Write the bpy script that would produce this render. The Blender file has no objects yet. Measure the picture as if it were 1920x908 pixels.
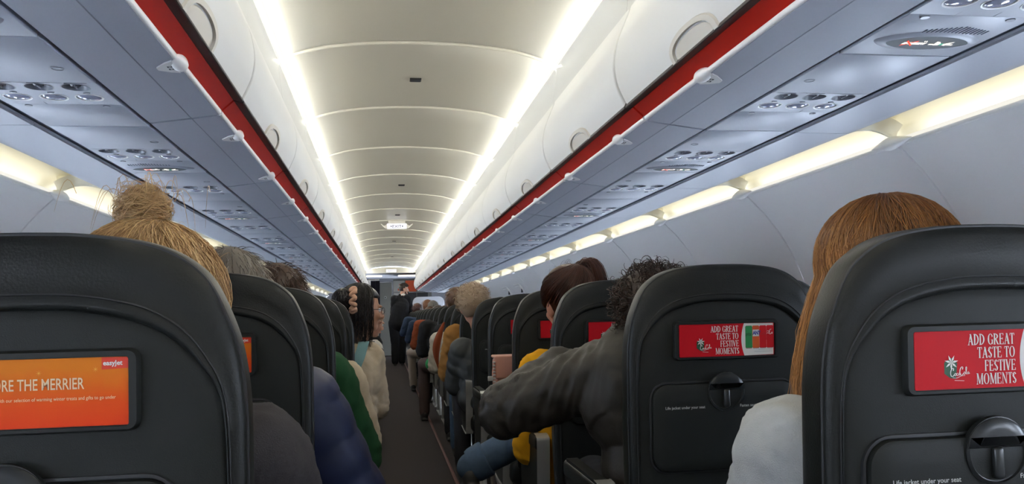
import bpy, bmesh, math, random
from mathutils import Vector, Matrix, noise
from math import pi, sin, cos, sqrt, radians
rnd = random.Random(7)
S = bpy.context.scene
COL = S.collection
# ------------------------------------------------------------------ camera, world, exposure
cam_d = bpy.data.cameras.new('camera'); cam = bpy.data.objects.new('camera', cam_d); COL.objects.link(cam)
cam_d.sensor_width = 36.0; cam_d.lens = 36.0 * 1550.0 / 1920.0; cam_d.clip_start = 0.02; cam_d.clip_end = 200
def cam_matrix(loc, yaw, pitch, roll):
    cy, sy, cp, sp = cos(yaw), sin(yaw), cos(pitch), sin(pitch)
    f = Vector((sy*cp, cy*cp, sp)); r = Vector((cy, -sy, 0)); u = r.cross(f)
    r2 = r*cos(roll) - u*sin(roll); u2 = r*sin(roll) + u*cos(roll)
    m = Matrix.Identity(4)
    for i in range(3): m[i][0] = r2[i]; m[i][1] = u2[i]; m[i][2] = -f[i]; m[i][3] = loc[i]
    return m
cam.matrix_world = cam_matrix((-.164, 0, .98), radians(8.883), radians(4.905), radians(1.42))
S.camera = cam
cam_d.dof.use_dof = False
S.view_settings.view_transform = 'Standard'; S.view_settings.look = 'None'
S.view_settings.exposure = 0.0; S.view_settings.gamma = 1.0; S.view_settings.use_curve_mapping = False
W = bpy.data.worlds.new('sky'); S.world = W; W.use_nodes = True
nt = W.node_tree; nt.nodes.clear()
wo = nt.nodes.new('ShaderNodeOutputWorld'); wb = nt.nodes.new('ShaderNodeBackground')
wb.inputs[0].default_value = (.72, .81, .96, 1); wb.inputs[1].default_value = 41
nt.links.new(wb.outputs[0], wo.inputs[0])
S.cycles.use_denoising = True; S.cycles.max_bounces = 10; S.cycles.diffuse_bounces = 7; S.cycles.glossy_bounces = 4
S.cycles.sample_clamp_indirect = 8.0; S.cycles.caustics_reflective = False; S.cycles.caustics_refractive = False
COVE_E = 40.0        # ceiling cove lamps
SIDE_E = 4.8        # sidewall cove lamps

# ------------------------------------------------------------------ materials
MATS = {}
def mat(name, col, rough=.5, spec=.5, metal=0, bump=0, bscale=200, var=0, vscale=20, emit=0, sheen=0, stretch=None, coat=0, detail=3):
    if name in MATS: return MATS[name]
    m = bpy.data.materials.new(name); m.use_nodes = True; n = m.node_tree.nodes; l = m.node_tree.links
    b = n['Principled BSDF']
    b.inputs['Base Color'].default_value = (*col, 1); b.inputs['Roughness'].default_value = rough
    b.inputs['Specular IOR Level'].default_value = spec; b.inputs['Metallic'].default_value = metal
    b.inputs['Sheen Weight'].default_value = sheen; b.inputs['Coat Weight'].default_value = coat
    if emit:
        b.inputs['Emission Color'].default_value = (*col, 1); b.inputs['Emission Strength'].default_value = emit
    if bump or var:
        tc = n.new('ShaderNodeTexCoord'); mp = n.new('ShaderNodeMapping'); l.new(tc.outputs['Object'], mp.inputs[0])
        if stretch: mp.inputs['Scale'].default_value = stretch
    if bump:
        t = n.new('ShaderNodeTexNoise'); t.inputs['Scale'].default_value = bscale; t.inputs['Detail'].default_value = detail
        bp = n.new('ShaderNodeBump'); bp.inputs['Strength'].default_value = bump; bp.inputs['Distance'].default_value = .002
        l.new(mp.outputs[0], t.inputs[0]); l.new(t.outputs[0], bp.inputs['Height']); l.new(bp.outputs[0], b.inputs['Normal'])
    if var:
        t2 = n.new('ShaderNodeTexNoise'); t2.inputs['Scale'].default_value = vscale; t2.inputs['Detail'].default_value = 4
        mx = n.new('ShaderNodeMix'); mx.data_type = 'RGBA'
        mx.inputs[6].default_value = (*[c*(1-var) for c in col], 1); mx.inputs[7].default_value = (*[min(1, c*(1+var)) for c in col], 1)
        l.new(mp.outputs[0], t2.inputs[0]); l.new(t2.outputs[0], mx.inputs[0]); l.new(mx.outputs[2], b.inputs['Base Color'])
    MATS[name] = m
    return m
def emat(name, col, s):
    if name in MATS: return MATS[name]
    m = bpy.data.materials.new(name); m.use_nodes = True; n = m.node_tree.nodes; n.clear()
    o = n.new('ShaderNodeOutputMaterial'); e = n.new('ShaderNodeEmission'); e.inputs[0].default_value = (*col, 1); e.inputs[1].default_value = s
    m.node_tree.links.new(e.outputs[0], o.inputs[0]); MATS[name] = m
    return m
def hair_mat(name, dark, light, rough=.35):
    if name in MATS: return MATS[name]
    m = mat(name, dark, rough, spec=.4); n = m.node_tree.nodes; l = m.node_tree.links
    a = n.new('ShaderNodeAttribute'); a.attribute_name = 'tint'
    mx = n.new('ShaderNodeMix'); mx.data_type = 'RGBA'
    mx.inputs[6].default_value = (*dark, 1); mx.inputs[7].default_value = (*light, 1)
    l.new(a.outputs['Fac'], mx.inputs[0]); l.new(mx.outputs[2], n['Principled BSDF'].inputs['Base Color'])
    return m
ceil_m = mat('ceiling_white', (.84, .825, .765), .32, .4)
bin_m = mat('bin_white', (.71, .70, .675), .55, .3)
ledge_m = mat('ledge_grey', (.62, .62, .60), .4)
under_m = mat('underside_blue_grey', (.355, .372, .425), .38, .45)
wall_m = mat('wall_offwhite', (.92, .915, .92), .5, .35)
lip_m = mat('lip_white', (.88, .87, .85), .35)
cove_m = mat('cove_cream', (.88, .86, .76), .5)
seal_m = mat('black_rubber', (.03, .022, .02), .5)
red_m = mat('red_lacquer', (.52, .016, .006), .4)
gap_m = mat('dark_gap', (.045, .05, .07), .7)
groove_m = mat('groove_blue', (.10, .12, .17), .5)
beige_m = mat('beige_latch', (.58, .54, .47), .4)
dark_m = mat('dark_slot', (.02, .02, .02), .6)
carpet_m = mat('carpet', (.056, .048, .048), .95, .1, bump=.8, bscale=900, var=.25, vscale=260)
strip_m = mat('path_strip', (.12, .045, .038), .5)
leather_m = mat('dark_leather', (.0075, .0088, .0082), .42, .3, bump=.18, bscale=420, var=.18, vscale=9)
shell_m = mat('seat_shell', (.0085, .0102, .0092), .55, .3, bump=.12, bscale=900)
frame_m = mat('charcoal_plastic', (.013, .0145, .014), .45, .3)
latch_m = mat('dark_gloss_plastic', (.014, .016, .017), .28, .4)
piping_m = mat('black_piping', (.012, .013, .015), .5)
metal_m = mat('brushed_metal', (.42, .42, .41), .38, metal=.45)
text_grey = mat('grey_print', (.55, .56, .55), .6)
glass_m = bpy.data.materials.new('window_pane'); glass_m.use_nodes = True
_n = glass_m.node_tree.nodes; _n.clear(); _o = _n.new('ShaderNodeOutputMaterial'); _t = _n.new('ShaderNodeBsdfTransparent'); _g = _n.new('ShaderNodeBsdfGlossy'); _g.inputs['Roughness'].default_value = .05
_x = _n.new('ShaderNodeMixShader'); _x.inputs[0].default_value = .06; _t.inputs[0].default_value = (.93, .95, .97, 1)
for a, b in ((_t.outputs[0], _x.inputs[1]), (_g.outputs[0], _x.inputs[2]), (_x.outputs[0], _o.inputs[0])): glass_m.node_tree.links.new(a, b)

# ------------------------------------------------------------------ mesh helpers
class MB:
    def __init__(s): s.v = []; s.f = []; s.m = []; s.tint = []
    def add(s, vs, fs, m=0, tint=None):
        o = len(s.v); s.v += [tuple(p) for p in vs]; s.f += [tuple(i+o for i in f) for f in fs]; s.m += [m]*len(fs)
        s.tint += [0.5 if tint is None else tint]*len(vs)
        return s
    def grid(s, rows, m=0, closed_u=False, closed_v=False, tint=None):
        nu = len(rows); nv = len(rows[0]); vs = [p for r in rows for p in r]; fs = []
        for i in range(nu if closed_u else nu-1):
            for j in range(nv if closed_v else nv-1):
                fs.append((i*nv+j, i*nv+(j+1) % nv, ((i+1) % nu)*nv+(j+1) % nv, ((i+1) % nu)*nv+j))
        return s.add(vs, fs, m, tint)
    def loops(s, loops, cap0=True, cap1=True, m=0):
        n = len(loops[0]); s.grid(loops, m, closed_v=True); o = len(s.v)-n*len(loops)
        if cap0: s.f.append(tuple(o+i for i in range(n))[::-1]); s.m.append(m)
        if cap1: s.f.append(tuple(o+n*(len(loops)-1)+i for i in range(n))); s.m.append(m)
        return s
    def box(s, c, size, m=0, r=0, n=3, rot=None):
        hx, hy, hz = [d/2 for d in size]; r = min(r, hx, hy, hz)
        if r <= 0:
            vs = [(x, y, z) for x in (-hx, hx) for y in (-hy, hy) for z in (-hz, hz)]
            fs = [(0, 1, 3, 2), (4, 6, 7, 5), (0, 4, 5, 1), (2, 3, 7, 6), (0, 2, 6, 4), (1, 5, 7, 3)]
        else:
            vs = []; fs = []; idx = {}
            def ax(h):
                a = [-h + r*(1-cos(pi/2*i/n)) for i in range(n+1)]
                return a + [-x for x in a[::-1]]
            A = (ax(hx), ax(hy), ax(hz)); N = 2*n+1
            def vert(i, j, k):
                if (i, j, k) in idx: return idx[i, j, k]
                p = Vector((A[0][i], A[1][j], A[2][k])); q = Vector((max(-hx+r, min(hx-r, p.x)), max(-hy+r, min(hy-r, p.y)), max(-hz+r, min(hz-r, p.z))))
                # map parameter to sphere
                d = p-q
                if d.length > 1e-9: p = q + d.normalized()*r
                idx[i, j, k] = len(vs); vs.append(tuple(p)); return idx[i, j, k]
            for a in range(N):
                for b in range(N):
                    fs.append((vert(a, b, 0), vert(a, b+1, 0), vert(a+1, b+1, 0), vert(a+1, b, 0)))
                    fs.append((vert(a, b, N), vert(a+1, b, N), vert(a+1, b+1, N), vert(a, b+1, N)))
                    fs.append((vert(a, 0, b), vert(a+1, 0, b), vert(a+1, 0, b+1), vert(a, 0, b+1)))
                    fs.append((vert(a, N, b), vert(a, N, b+1), vert(a+1, N, b+1), vert(a+1, N, b)))
                    fs.append((vert(0, a, b), vert(0, a, b+1), vert(0, a+1, b+1), vert(0, a+1, b)))
                    fs.append((vert(N, a, b), vert(N, a+1, b), vert(N, a+1, b+1), vert(N, a, b+1)))
        M = rot if rot is not None else Matrix.Identity(3); c = Vector(c)
        return s.add([tuple(M @ Vector(p) + c) for p in vs], fs, m)
    def tube(s, path, rad, n=8, m=0, cap=True, tint=None, flat=1.0, closed=False):
        P = [Vector(p) for p in path]; R = rad if isinstance(rad, (list, tuple)) else [rad]*len(P); rows = []
        up = Vector((0, 0, 1)); pu = None
        for i, p in enumerate(P):
            if closed: t = P[(i+1) % len(P)]-P[i-1]
            else: t = (P[min(i+1, len(P)-1)]-P[max(i-1, 0)])
            t = t.normalized() if t.length > 1e-9 else Vector((0, 0, 1))
            if pu is None:
                a = up if abs(t.z) < .9 else Vector((1, 0, 0)); u = (a - t*a.dot(t)).normalized()
            else:
                u = pu - t*pu.dot(t); u = u.normalized() if u.length > 1e-6 else Vector((1, 0, 0))
            pu = u; w = t.cross(u)
            rows.append([tuple(p + (u*cos(2*pi*k/n)*flat + w*sin(2*pi*k/n))*R[i]) for k in range(n)])
        o = len(s.v)
        s.grid(rows, m, closed_u=closed, closed_v=True, tint=tint)
        if cap and not closed:
            s.f.append(tuple(o+i for i in range(n))[::-1]); s.m.append(m)
            s.f.append(tuple(o+n*(len(rows)-1)+i for i in range(n))); s.m.append(m)
        return s
    def ell(s, c, r, m=0, nu=12, nv=16, rot=None, tint=None):
        c = Vector(c); r = (r, r, r) if not isinstance(r, (tuple, list)) else r; rows = []
        M = rot if rot is not None else Matrix.Identity(3)
        for i in range(nu+1):
            th = pi*max(.02, min(.98, i/nu)) if i in (0, nu) else pi*i/nu
            if i == 0: th = .001
            if i == nu: th = pi-.001
            rows.append([tuple(c + M @ Vector((r[0]*sin(th)*cos(2*pi*j/nv), r[1]*sin(th)*sin(2*pi*j/nv), r[2]*cos(th)))) for j in range(nv)])
        return s.grid(rows, m, closed_v=True, tint=tint)
    def cap(s, a, b, ra, rb, m=0, n=14):
        """tapered capsule"""
        a, b = Vector(a), Vector(b); t = (b-a); L = t.length; t = t/L if L > 1e-6 else Vector((0, 0, 1))
        k = Vector((0, 0, 1)) if abs(t.z) < .9 else Vector((1, 0, 0)); u = (k-t*k.dot(t)).normalized(); w = t.cross(u); rows = []
        for i in range(6): th = pi/2*(1-i/5); rows.append((a - t*ra*sin(th), max(1e-4, ra*cos(th))))
        for i in range(6): th = pi/2*i/5; rows.append((b + t*rb*sin(th), max(1e-4, rb*cos(th))))
        return s.loops([[tuple(p+(u*cos(2*pi*j/n)+w*sin(2*pi*j/n))*r) for j in range(n)] for p, r in rows], m=m)
    def plate(s, loop, y0, y1, m=0, bev=0):
        """2-D loop in (x,z) given thickness along y (y0 = near face)"""
        if bev:
            cx = sum(p[0] for p in loop)/len(loop); cz = sum(p[1] for p in loop)/len(loop)
            ins = inset(loop, bev); sg = 1 if y1 > y0 else -1
            L = [[(x, y0, z) for x, z in ins], [(x, y0+sg*bev, z) for x, z in loop], [(x, y1, z) for x, z in loop]]
        else: L = [[(x, y0, z) for x, z in loop], [(x, y1, z) for x, z in loop]]
        return s.loops(L, m=m)
def inset(loop, d):
    n = len(loop); out = []
    A = sum(loop[i][0]*loop[(i+1) % n][1]-loop[(i+1) % n][0]*loop[i][1] for i in range(n)); sg = 1 if A > 0 else -1
    for i in range(n):
        x0, z0 = loop[i-1]; x1, z1 = loop[(i+1) % n]; tx, tz = x1-x0, z1-z0; L = math.hypot(tx, tz) or 1
        out.append((loop[i][0]-sg*tz/L*d, loop[i][1]+sg*tx/L*d))
    return out
def rrect(cx, cz, w, h, r, n=5):
    L = []
    for (sx, sz, a0) in ((1, 1, 0), (-1, 1, pi/2), (-1, -1, pi), (1, -1, 3*pi/2)):
        for i in range(n+1):
            a = a0+pi/2*i/n; L.append((cx+sx*(w/2-r)+r*cos(a), cz+sz*(h/2-r)+r*sin(a)))
    return L
def crv(pts, n=6):
    """Catmull-Rom through 2-D/3-D points"""
    P = [Vector(p) for p in pts]; out = []
    for i in range(len(P)-1):
        p0 = P[i-1] if i else P[0]*2-P[1]; p1 = P[i]; p2 = P[i+1]; p3 = P[i+2] if i+2 < len(P) else P[-1]*2-P[-2]
        for k in range(n):
            t = k/n; out.append(.5*((2*p1)+(p2-p0)*t+(2*p0-5*p1+4*p2-p3)*t*t+(3*p1-p0-3*p2+p3)*t**3))
    out.append(P[-1]); return [tuple(p) for p in out]
def obj(name, mb, mats, parent=None, angle=40, smooth=True):
    me = bpy.data.meshes.new(name); me.from_pydata(mb.v, [], mb.f)
    for m in (mats if isinstance(mats, (list, tuple)) else [mats]): me.materials.append(m)
    me.polygons.foreach_set('material_index', mb.m)
    if smooth:
        me.polygons.foreach_set('use_smooth', [True]*len(mb.f))
        me.set_sharp_from_angle(angle=radians(angle))
    if len(mb.tint) == len(mb.v) and any(t != .5 for t in mb.tint):
        at = me.attributes.new('tint', 'FLOAT', 'POINT'); at.data.foreach_set('value', mb.tint)
    me.update()
    o = bpy.data.objects.new(name, me); COL.objects.link(o)
    if parent is not None: o.parent = parent
    return o
def empty(name, loc=(0, 0, 0), rz=0):
    o = bpy.data.objects.new(name, None); COL.objects.link(o); o.location = loc; o.rotation_euler = (0, 0, rz); o.empty_display_size = .05
    return o
def tag(o, label=None, cat=None, group=None, kind=None):
    if label: o['label'] = label
    if cat: o['category'] = cat
    if group: o['group'] = group
    if kind: o['kind'] = kind
    return o
KIDS = {}
def tree(o):
    """remember the children of a finished prototype"""
    def rec(x): return [(c, rec(c)) for c in COL.objects if c.parent is x]
    KIDS[o.name] = rec(o); return o
def dup(src, loc, rz=None, skip=()):
    r = src.copy(); COL.objects.link(r); r.location = loc
    if rz is not None: r.rotation_euler = (0, 0, rz)
    def rec(par, kids):
        for c, k in kids:
            if c.name.split('.')[0] in skip: continue
            d = c.copy(); d.parent = par; COL.objects.link(d); rec(d, k)
    rec(r, KIDS[src.name]); return r
_tcache = {}
def text2d(s, size, sx=1.0, bold=0.0, align='LEFT', shear=0.0):
    """flat lettering: (verts2d, faces) from the built-in font"""
    key = (s, size, sx, bold, align, shear)
    if key in _tcache: return _tcache[key]
    c = bpy.data.curves.new('t', 'FONT'); c.body = s; c.size = size; c.offset = bold; c.align_x = align; c.shear = shear; c.resolution_u = 3
    o = bpy.data.objects.new('t', c); COL.objects.link(o); bpy.context.view_layer.update()
    me = bpy.data.meshes.new_from_object(o.evaluated_get(bpy.context.evaluated_depsgraph_get()))
    r = ([(v.co.x*sx, v.co.y) for v in me.vertices], [tuple(p.vertices) for p in me.polygons])
    bpy.data.objects.remove(o); bpy.data.curves.remove(c); bpy.data.meshes.remove(me); _tcache[key] = r
    return r
def put_text(mb, t, x, z, y, m=0):
    vs, fs = t; mb.add([(x+a, y, z+b) for a, b in vs], fs, m)
def twidth(t): return max(v[0] for v in t[0]) if t[0] else 0
ORD = ['zeroth', 'first', 'second', 'third', 'fourth', 'fifth', 'sixth', 'seventh', 'eighth', 'ninth', 'tenth', 'eleventh', 'twelfth', 'thirteenth', 'fourteenth', 'fifteenth', 'sixteenth',
       'seventeenth', 'eighteenth', 'nineteenth', 'twentieth', 'twenty-first', 'twenty-second', 'twenty-third', 'twenty-fourth', 'twenty-fifth', 'twenty-sixth', 'twenty-seventh', 'twenty-eighth']
SIDE = {-1: 'left', 1: 'right'}
# ================================================================== the setting
Y0, Y1 = -1.2, 19.4          # cabin
BAY = 1.0905; J0 = 3.41      # frame joints at J0 + k*BAY
JOINTS = [J0 + BAY*k for k in range(-4, 15)]
mb = MB(); mb.box((0, 10, -.03), (3.7, 24, .06)); tag(obj('floor', mb, carpet_m), kind='structure')
for s in (-1, 1):
    mb = MB(); mb.box((s*.244, 9.2, .003), (.020, 20.4, .008), r=.003)
    tag(obj('trim_floor_strip_%s' % SIDE[s], mb, strip_m), kind='structure')
# ceiling: bays of an arched lining, rolled at each joint
arc = crv([(-.575, 2.030), (-.559, 2.044), (-.495, 2.069), (-.431, 2.087), (-.374, 2.099), (-.252, 2.114), (-.145, 2.121), (0, 2.125), (.145, 2.121), (.252, 2.114), (.374, 2.099), (.431, 2.087), (.495, 2.069), (.559, 2.044), (.575, 2.030)], 4)
mb = MB()
ys = [Y0] + JOINTS[1:] + [Y1]
for a, b in zip(ys[:-1], ys[1:]):
    prof = [(a+.001, .030), (a+.001, .004), (a+.004, -.003), (a+.010, -.006), (a+.018, -.004), (a+.03, .0), (a+.3*(b-a), .0015), (a+.6*(b-a), .0015), (b-.05, 0), (b-.015, .001), (b-.004, .006), (b-.001, .03)]
    mb.grid([[(x*(1+dz*.2), y, z+dz) for x, z in arc] for y, dz in prof])
mb.grid([[(x, y, z+.02) for x, z in arc] for y in (Y0, Y1)])
tag(obj('ceiling', mb, ceil_m), kind='structure')
# cove ledge between lamps and bins
cove_e = emat('cove_lamp', (1.0, .955, .80), COVE_E)
side_e = emat('sidewall_lamp', (1.0, .95, .80), SIDE_E)
for s in (-1, 1):
    mb = MB(); P = [(.562, 1.862), (.5625, 1.868), (.581, 2.016), (.5785, 2.022), (.579, 2.028), (.583, 2.031), (.588, 2.032), (.594, 2.030), (.66, 2.0), (.66, 1.86), (.60, 1.855)]
    for a, b in zip(ys[:-1], ys[1:]):
        mb.loops([[(s*x, y, z) for x, z in P] for y in (a+.0015, b-.0015)])
    tag(obj('trim_ledge_%s' % SIDE[s], mb, ledge_m), kind='structure')
    mb = MB()
    for a, b in zip(ys[:-1], ys[1:]):
        L = [(.583, 2.0335), (.575, 2.0308), (.562, 2.0305), (.551, 2.0325), (.5475, 2.0365), (.5450, 2.052), (.57, 2.06), (.59, 2.045)]
        R = [[(s*x, y, z) for x, z in L] for y in (a+.012, b-.012)]
        mb.loops(R); mb.m[-10:-7] = [1, 1, 1]
    tag(obj('cove_light', mb, [cove_e, emat('cove_diffuser', (1, .97, .88), 1.15)]), 'long glowing cream cove light along the %s edge of the ceiling' % SIDE[s], 'light')
# ------------------------------------------------------------------ sidewalls with windows
wallp = crv([(1.412, 1.474), (1.441, 1.447), (1.51, 1.373), (1.591, 1.259), (1.66, 1.115), (1.71, .95), (1.735, .80), (1.735, .62), (1.70, .38), (1.62, .12), (1.56, 0)], 8)
_acc = [0]
for i in range(1, len(wallp)): _acc.append(_acc[-1]+math.hypot(wallp[i][0]-wallp[i-1][0], wallp[i][1]-wallp[i-1][1]))
def wall_at(sv, off=0):
    sv = max(0, min(_acc[-1]-1e-6, sv)); i = 0
    while _acc[i+1] < sv: i += 1
    t = (sv-_acc[i])/(_acc[i+1]-_acc[i]); a, b = wallp[i], wallp[i+1]
    tx, tz = b[0]-a[0], b[1]-a[1]; L = math.hypot(tx, tz)
    return (a[0]+tx*t - (-tz/L)*off, a[1]+tz*t - (tx/L)*off)
SWIN = 0
for i in range(len(wallp)):
    if wallp[i][1] > .92: SWIN = _acc[i]
WH, WW = .30, .22
def win_loop(yc, grow=0, n=24):
    out = []
    for i in range(n):
        a = 2*pi*i/n; c, q = cos(a), sin(a); e = .55
        out.append((yc + (WW/2+grow)*math.copysign(abs(c)**e, c), SWIN + (WH/2+grow)*math.copysign(abs(q)**e, q)))
    return out
def rect_loop(y0, y1, s0, s1, yc, n=24):
    out = []
    for i in range(n):
        a = 2*pi*i/n; c, q = cos(a), sin(a); k = min(((y1-yc) if c > 0 else (yc-y0))/max(1e-6, abs(c)), ((s1-SWIN) if q > 0 else (SWIN-s0))/max(1e-6, abs(q)))
        out.append((yc+c*k, SWIN+q*k))
    return out
WINDOWS = []
for s in (-1, 1):
    mb = MB(); s0, s1 = SWIN-.22, SWIN+.22
    for a, b in zip(ys[:-1], ys[1:]):
        a2, b2 = a+.002, b-.002; mid = (a+b)/2
        def sheet(sa, sb, y0, y1, n):
            mb.grid([[(s*wall_at(sa+(sb-sa)*i/n, o)[0], y, wall_at(sa+(sb-sa)*i/n, o)[1]) for i in range(n+1)] for y, o in ((y0, -.012), (y0+.001, -.004), (y0+.005, 0), (y1-.005, 0), (y1-.001, -.004), (y1, -.012))])
        sheet(0, s0, a2, b2, 26); sheet(s1, _acc[-1], a2, b2, 22)
        for (c0, c1) in ((a2, mid), (mid, b2)):
            yc = (c0+c1)/2
            out = rect_loop(c0, c1, s0, s1, yc)
            cj = c0 if c0 == a2 else c1
            mb.grid([[(s*wall_at(s0+(s1-s0)*i/10, o)[0], cj, wall_at(s0+(s1-s0)*i/10, o)[1]) for i in range(11)] for o in (0, -.0135)])
            rows = []
            for k in (0, .34, .67, 1):
                rows.append([((p[0]*(1-k)+q[0]*k), (p[1]*(1-k)+q[1]*k)) for p, q in zip(out, win_loop(yc, .02))])
            R3 = [[(s*wall_at(sv)[0], y, wall_at(sv)[1]) for y, sv in r] for r in rows]
            R3.append([(s*wall_at(sv, -.03)[0], y, wall_at(sv, -.03)[1]) for y, sv in win_loop(yc, 0)])
            mb.grid(R3, closed_v=True)
            if a > .0 and a < 19: WINDOWS.append((s, yc))
        # corner fillers so the four rect corners are covered
    for a, b in zip(ys[:-1], ys[1:]):
        mid = (a+b)/2
        for (c0, c1) in ((a+.002, mid), (mid, b-.002)):
            yc = (c0+c1)/2; L = rect_loop(c0, c1, s0, s1, yc)
            for cy, cs in ((c0, s0), (c1, s0), (c1, s1), (c0, s1)):
                best = sorted(range(24), key=lambda i: abs(L[i][0]-cy)+abs(L[i][1]-cs))[:2]
                p = [(cy, cs), L[best[0]], L[best[1]]]
                mb.add([(s*wall_at(q[1])[0], q[0], wall_at(q[1])[1]) for q in p], [(0, 1, 2)])
    # outer liner closing the joints between panels
    for j in ys[1:-1]:
        mb.grid([[(s*wall_at(_acc[-1]*i/30, -.0125)[0], y, wall_at(_acc[-1]*i/30, -.0125)[1]) for i in range(31)] for y in (j-.045, j+.045)])
    tag(obj('wall_%s' % SIDE[s], mb, wall_m), kind='structure')
    # rolled lip at the top of the wall
    mb = MB()
    for a, b in zip(ys[:-1], ys[1:]): mb.tube([(s*1.413, a+.002, 1.474), (s*1.413, b-.002, 1.474)], .009, 10)
    tag(obj('trim_lip_%s' % SIDE[s], mb, lip_m), kind='structure')
bez = None
for i, (s, yc) in enumerate(WINDOWS):
    if bez is None or bez[1] != s:
        mb = MB(); a = win_loop(0, .026); b = win_loop(0, -.004); c = win_loop(0, .012)
        f = lambda L, o: [(s*wall_at(sv, o)[0], y, wall_at(sv, o)[1]) for y, sv in L]
        mb.grid([f(a, .001), f(c, .006), f(b, -.002), f(b, -.03)], closed_v=True)
        o = obj('window_%d' % (i+1), mb, lip_m); o.location.y = yc
        m2 = MB(); w = win_loop(0, .0); m2.loops([f(w, -.034), f(w, -.037)])
        p = obj('pane', m2, glass_m, o)
        bez = (o, s, p)
    else:
        o = bez[0].copy(); COL.objects.link(o); o.name = 'window_%d' % (i+1); o.location.y = yc
        p = bez[2].copy(); COL.objects.link(p); p.parent = o
    tag(o, kind='structure')
# ------------------------------------------------------------------ sidewall light cove, underside trim
covep = crv([(1.238, 1.499), (1.243, 1.512), (1.262, 1.532), (1.31, 1.552), (1.37, 1.556), (1.43, 1.545), (1.462, 1.515), (1.468, 1.47)], 4)
for s in (-1, 1):
    mb = MB(); mb.grid([[(s*x, y, z) for x, z in covep] for y in (Y0, Y1)])
    mb.grid([[(s*x, y, z) for x, z in ((1.468, 1.47), (1.447, 1.456), (1.431, 1.464))] for y in (Y0, Y1)])
    for j in ys[1:-1]:
        low = crv([(1.234, 1.497), (1.285, 1.512), (1.34, 1.513), (1.385, 1.497), (1.408, 1.480)], 4)
        top = [(1.415, 1.56), (1.234, 1.56)]
        for d0, d1 in ((-.008, .008),):
            L = low+top
            mb.loops([[(s*x, j+d0, z+.006) for x, z in L], [(s*x, j+d0*.5, z) for x, z in L], [(s*x, j+d1*.5, z) for x, z in L], [(s*x, j+d1, z+.006) for x, z in L]])
            R = crv([(1.24, 1.505), (1.285, 1.519), (1.34, 1.519), (1.385, 1.505), (1.41, 1.49)], 3)
            U = [(x, z+.03) for x, z in R]
            for sg in (-1, 1): mb.grid([[(s*x, j+sg*.008, z) for x, z in R], [(s*x, j+sg*.016, z+.016) for x, z in R], [(s*x, j+sg*.045, z+.034) for x, z in R]])
    tag(obj('trim_cove_%s' % SIDE[s], mb, cove_m), kind='structure')
    mb = MB()
    for a, b in zip(ys[:-1], ys[1:]): mb.box((s*1.446, (a+b)/2, 1.468), (.018, b-a-.10, .010), r=.004, n=2)
    for a, b in zip(ys[:-1], ys[1:]): mb.tube([(s*1.405, a+.03, 1.4815), (s*1.405, b-.03, 1.4815)], .006, 8, m=1)  # glowing bead added along the wall lip to give it a bright edge line
    tag(obj('sidewall_light', mb, [side_e, emat('lip_glow_bead', (1, .97, .88), .95)]), 'long lamp strip in the light cove above the %s sidewall' % SIDE[s], 'light')
    mb = MB(); P = [(1.056, 1.500), (1.06, 1.496), (1.20, 1.494), (1.23, 1.495), (1.238, 1.499), (1.238, 1.52), (1.056, 1.52)]
    for a, b in zip(ys[:-1], ys[1:]): mb.loops([[(s*x, y, z) for x, z in P] for y in (a-.045, b-.049)])
    tag(obj('trim_outer_panel_%s' % SIDE[s], mb, under_m), kind='structure')
    mb = MB(); mb.loops([[(s*x, y, z) for x, z in ((1.034, 1.509), (1.056, 1.506), (1.056, 1.53), (1.034, 1.53))] for y in (Y0, Y1)])
    mb.loops([[(s*x, y, z) for x, z in ((.768, 1.512), (.778, 1.512), (.778, 1.53), (.768, 1.53))] for y in (Y0, Y1)])
    tag(obj('trim_groove_%s' % SIDE[s], mb, groove_m), kind='structure')
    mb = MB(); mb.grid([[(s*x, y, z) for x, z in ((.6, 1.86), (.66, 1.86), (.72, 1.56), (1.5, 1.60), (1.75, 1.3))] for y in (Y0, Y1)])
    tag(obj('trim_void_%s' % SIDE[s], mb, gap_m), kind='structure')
# lens-shaped bracket caps where the sidewall joints meet the lip
def lens_cap():
    mb = MB(); rows = []
    for i in range(17):
        t = -1+2*i/16; w = max(.02, (1-abs(t)**1.25)); y = .105*t
        rows.append([(-.004+.032*w*cos(2*pi*k/14), y, .021*w*sin(2*pi*k/14)) for k in range(14)])
    mb.loops(rows); return mb
proto = None
for s in (-1, 1):
    for n, j in enumerate([q for q in JOINTS if q > .5]):
        if proto is None: o = obj('light_cove_bracket', lens_cap(), lip_m); proto = o
        else: o = proto.copy(); COL.objects.link(o)
        o.location = (s*1.400, j, 1.476); o.rotation_euler = (0, s*radians(-20), 0)
        tag(o, 'white lens-shaped cap at the %s joint ahead along the %s sidewall light' % (ORD[n+1], SIDE[s]), 'bracket', 'caps along the sidewall light coves')
# rear wall behind the viewpoint
mb = MB(); mb.box((0, Y0-.03, 1.1), (3.7, .06, 2.3)); tag(obj('wall_back', mb, wall_m), kind='structure')

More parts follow.
